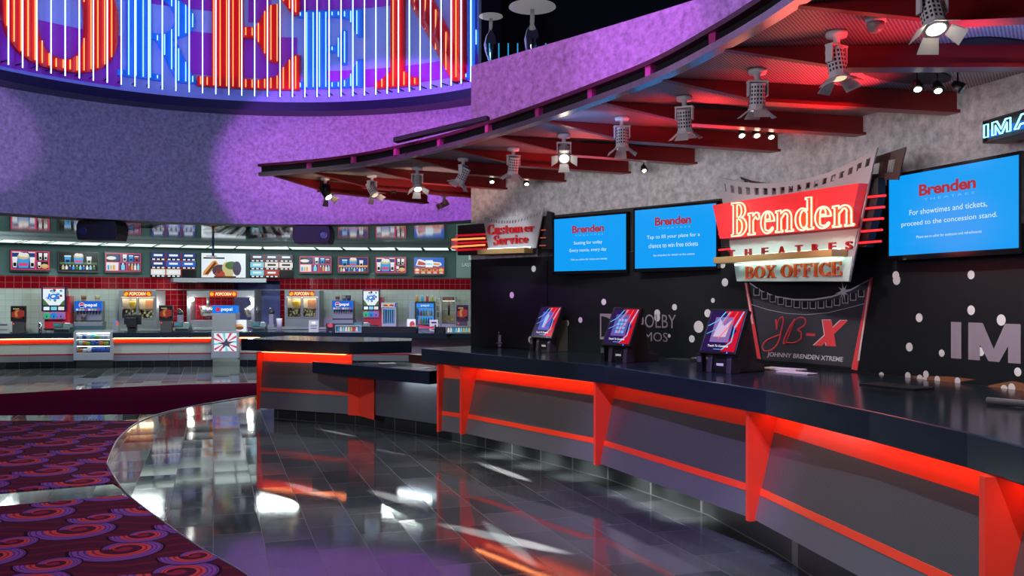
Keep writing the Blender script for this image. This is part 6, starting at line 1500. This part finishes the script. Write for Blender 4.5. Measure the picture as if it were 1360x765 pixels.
m = MB(); m.box(-W*.4, .16, -.08, W*.1, .30, -.03); m.mat(1).box(-W*.1, .16, -.07, W*.4, .26, -.02); m.build('packets', [mat('packet_blue', (.1, .2, .5), .5), mat('packet_red', (.55, .12, .1), .5)], t)
# low candy trays on the right wing
for u0, u1, lab in ((445, 480, 'low lit tray of sweets at the middle of the concession counter'), (592, 626, 'low lit tray of sweets at the right end of the concession counter')):
    M, W, S = front_item(u0, u1, .16); t = thing('sweets_tray', lab, 'sweets tray', M, 'low lit trays of sweets'); H = .17
    m = MB(); m.box(-W/2, 0, -.3, W/2, .02, 0); m.box(-W/2, H-.02, -.3, W/2, H, 0); m.box(-W/2, .02, -.3, -W/2+.02, H-.02, 0); m.box(W/2-.02, .02, -.3, W/2, H-.02, 0); m.box(-W/2+.02, .02, -.3, W/2-.02, H-.02, -.28); m.build('tray', mat('tray_grey', (.28, .28, .3), .4), t)
    rr = random.Random(int(u0)); its = []
    for k in range(9): its.append(('p', (.02+.108*k, .05, .12+.108*k, .05, .11+.108*k, .9, .04+.108*k, .9), rr.choice([14, 7, 1, 2, 4, 3])))
    pane(Matrix.Translation((-W/2+.02, .022, -.06)), W-.04, H-.045, its).build('wrapped_sweets', [em(c, .7) for c in PAL], t)
M, W, S = front_item(433, 444, .14); t = thing('card_terminal', 'black stand with a red label left of the low sweets tray', 'stand', M)
m = MB(); m.box(-W*.5, 0, -.1, -W*.2, .22, 0); m.box(W*.2, 0, -.1, W*.5, .22, 0); m.box(-W*.2, .03, -.08, W*.2, .12, -.03); m.build('posts', M_blackp, t); m = MB(); m.box(-W*.3, .13, -.03, W*.3, .21, .005); m.build('label_plate', mat('label_red', (.6, .05, .06), .4), t)
M, W, S = front_item(554, 578, .1); t = thing('queue_barrier', 'little red ribbon barrier on the right wing of the concession counter', 'barrier', M)
for x in (-W/2, W/2):
    m = MB(); m.cyl((x, 0, 0), (x, .2, 0), .025, n=10); m.build('post', M_blackp, t)
m = MB(); m.prism([(-W/2+.03, .19), (W/2-.03, .14), (W/2-.03, .10), (-W/2+.03, .14)], -.004, .004); m.build('ribbon', mat('ribbon_red', (.6, .03, .06), .5), t)
for ua, ub, lab in ((481, 553, 'long low black riser on the right wing of the concession counter'), (580, 590.5, 'short low black riser near the right tray of sweets')):
    q0, q1 = CONC.hit(ua, .05), CONC.hit(ub, .05); m = MB(CONC.map()); wbox(m, q0, q1, ZC+.0008, ZC+.15, -.1, .1); tag(m.build('counter_riser', M_blackp), lab, 'riser')
# coolers and cases at the right
def cooler(u0, u1, v0, lab, hdr, col, off=.76, name='drinks_cooler', cat='cooler'):
    M, W, S, Y = back_item(u0, u1, off); H = CAMH+(HV-v0)*S-ZBK; t = thing(name, lab, cat, M); return t, W, H
t, W, H = cooler(551, 578, 400.5, 'black framed drinks cooler glowing blue, with four bottles on top', 'pepsi', '2A7AE0')
m = MB(); e = .04; m.box(-W/2, 0, -.6, -W/2+e, H, 0); m.box(W/2-e, 0, -.6, W/2, H, 0); m.box(-W/2+e, 0, -.6, W/2-e, .06, 0); m.box(-W/2+e, H-.05, -.6, W/2-e, H, 0); m.box(-W/2+e, .06, -.6, W/2-e, H-.05, -.57); m.build('cabinet', M_blackp, t)
m = MB(); m.box(-W/2-.17, 0, -.6, -W/2-.004, H, -.02); m.build('side_panel', mat('cooler_side', (.28, .36, .42), .3, .3), t)
m = MB(); m.box(-W/2+e, H-.17, -.05, W/2-e, H-.052, -.02); hd = m.build('header', em('2A88E8', 1.0), t)
m = MB(); m.text('pepsi', -W*.2, H-.15, W*.2, H-.08, -.019); m.build('lettering', em('E8F4FF', 1.1), hd)
m = MB(); m.box(-W/2+e, .06, -.57, W/2-e, H-.18, -.565); m.build('lit_back', em('4A9CF0', .9), t)
rr = random.Random(9)
for j in range(3):
    y = .07+j*.22
    m = MB(); m.box(-W/2+e, y, -.5, W/2-e, y+.012, -.05); m.build('shelf', M_white, t)
    for k in range(6):
        x = -W/2+e+.05+k*(W-2*e-.06)/6; Mb = t.matrix_world @ Matrix.Translation((x, y+.0125, -.14)); c = rr.choice(['C83848', '2848B0', '40A050', 'E0E0E8', 'D09030', '3888D8'])
        b = MB(Mb); b.lathe([(.028, 0), (.03, .02), (.03, .10), (.012, .145), (.012, .165)], n=9); tag(b.build('drink_bottle', mat('bottle_'+c, c, .3)), '%s bottle on the %s shelf inside the glowing blue drinks cooler' % ({'C83848': 'red', '2848B0': 'dark blue', '40A050': 'green', 'E0E0E8': 'white', 'D09030': 'orange', '3888D8': 'light blue'}[c], ('bottom', 'middle', 'top')[j]), 'bottle', 'bottles inside the drinks cooler')
m = MB(); m.box(-W/2+e, .06, -.012, W/2-e, H-.18, -.006); m.build('glass_door', mg, t)
for k, (du, c, nm_) in enumerate(((-12.2, 'D88A20', 'orange'), (-4.7, '38B0D8', 'light blue'), (2.2, 'C83038', 'red'), (9.0, 'B8C860', 'pale green'))):
    Mb = t.matrix_world @ Matrix.Translation((du*.0208, H+.0008, -.2)); b = thing('sports_bottle', '%s bottle standing on top of the glowing drinks cooler' % nm_, 'bottle', Mb, 'bottles on top of the drinks cooler')
    m = MB(); m.lathe([(.035, 0), (.04, .02), (.036, .07), (.04, .12), (.02, .15)], n=12); m.build('bottle_body', mat('sport_'+c, c, .3), b); m = MB(); m.lathe([(.02, .15), (.02, .18), (.008, .185)], n=10); m.build('cap', M_white, b)
t, W, H = cooler(507, 526, 402, 'small silver energy drink cooler with a red and yellow emblem', '', '')
m = MB(); m.box(-W/2, 0, -.5, -W/2+.04, H*.78, 0); m.box(W/2-.04, 0, -.5, W/2, H*.78, 0); m.box(-W/2+.04, 0, -.5, W/2-.04, .08, 0); m.box(-W/2+.04, H*.74, -.5, W/2-.04, H*.78, 0); m.box(-W/2+.04, .08, -.5, W/2-.04, H*.74, -.47); m.build('cabinet', mat('cooler_silver', (.45, .46, .50), .3, .6), t)
m = MB(); m.prismx([(.06, H*.80), (-.4, H*.80), (-.4, H), (.03, H)], -W*.52, W*.52); hd = m.build('header', mat('header_silver', (.50, .52, .56), .3, .4), t)
m = MB(); m.ell(0, H*.905, .045, .045, .058); 
m.mat(1)
for s in (-1, 1): m.poly([(s*.01, H*.87), (s*.05, H*.865), (s*.12, H*.85), (s*.16, H*.875), (s*.14, H*.91), (s*.08, H*.93), (s*.04, H*.915)], .060)
m.mat(2).poly([(W*.42, H*.82), (W*.52, H*.82), (W*.52, H*.98), (W*.46, H*.98)], .059); m.build('emblem', [em('F0C030', .8), em('C81C28', .8), em('2040C0', .8)], hd)
m = MB(); m.box(-W/2+.04, .08, -.47, W/2-.04, H*.74, -.465); m.build('lit_back', em('7AB8F0', .8), t)
for k in range(5):
    x = -W/2+.07+k*(W-.10)/5; m = MB(); m.box(x, .10, -.3, x+.035, H*.70, -.26); m.build('can_column', mat('can_navy', (.03, .06, .2), .3), t)
m = MB(); m.box(-W/2+.04, .08, -.012, W/2-.04, H*.74, -.006); m.build('glass_door', mg, t)
t, W, H = cooler(585.5, 605.5, 394, 'glass pretzel warmer with a dark header at the right of the concession stand', '', '', name='pretzel_warmer', cat='food warmer')
m = MB(); m.box(-W/2, 0, -.45, W/2, .08, 0); m.box(-W/2, H*.86, -.45, W/2, H, 0)
for x in (-W/2, W/2-.03):
    for z in (-.45, -.03): m.box(x, .08, z, x+.03, H*.86, z+.03)
m.build('frame', M_case, t); m = MB(); m.box(-W*.38, H*.88, 0, W*.38, H*.98, .01); hd = m.build('header', M_blackp, t); m = MB(); m.text('Pretzel Bar', -W*.3, H*.90, W*.3, H*.96, .011); m.build('lettering', em('C87848', .8), hd)
for y in (.1, .45): m = MB(); m.box(-W/2+.03, H*y+.06, -.42, W/2-.03, H*y+.07, -.04); m.build('shelf', M_chrome, t)
m = MB(); m.cyl((0, .3, -.2), (0, H*.86, -.2), .03, n=8); m.build('spindle', M_blackp, t)
m = MB(); m.box(-W*.4, H*.85, -.4, W*.4, H*.858, -.05); m.build('lamp', em('FFF0D0', 3), t)
for k in range(6):
    x = -W*.32+(k % 3)*W*.30; y = H*.1+.071+(k//3)*.085; Mb = t.matrix_world @ Matrix.Translation((x, y+.035, -.16)); b = MB(Mb); b.tube([(.045*sin(a), .034*cos(a)*(1 if cos(a) > 0 else .95), .01*sin(2*a)) for a in [2*pi*i/14 for i in range(14)]], .0115, 7, closed=True); b.tube([(-.03, .02, 0), (0, -.005, .012), (.03, .02, 0)], .010, 6)
    tag(b.build('pretzel', mat('pretzel_tan', (.55, .36, .14), .5)), 'pretzel in the glass warmer at the right of the concession stand', 'pretzel', 'pretzels in the warmer')
t, W, H = cooler(578.5, 584.5, 394, 'narrow white cup rack left of the pretzel warmer', '', '', name='cup_rack', cat='rack')
m = MB(); m.box(-W/2, 0, -.3, -W/2+.015, H, 0); m.box(W/2-.015, 0, -.3, W/2, H, 0)
for k in range(5): m.box(-W/2+.015, H*(.05+.22*k), -.3, W/2-.015, H*(.05+.22*k)+.012, 0)
m.build('rack_frame', M_white, t)
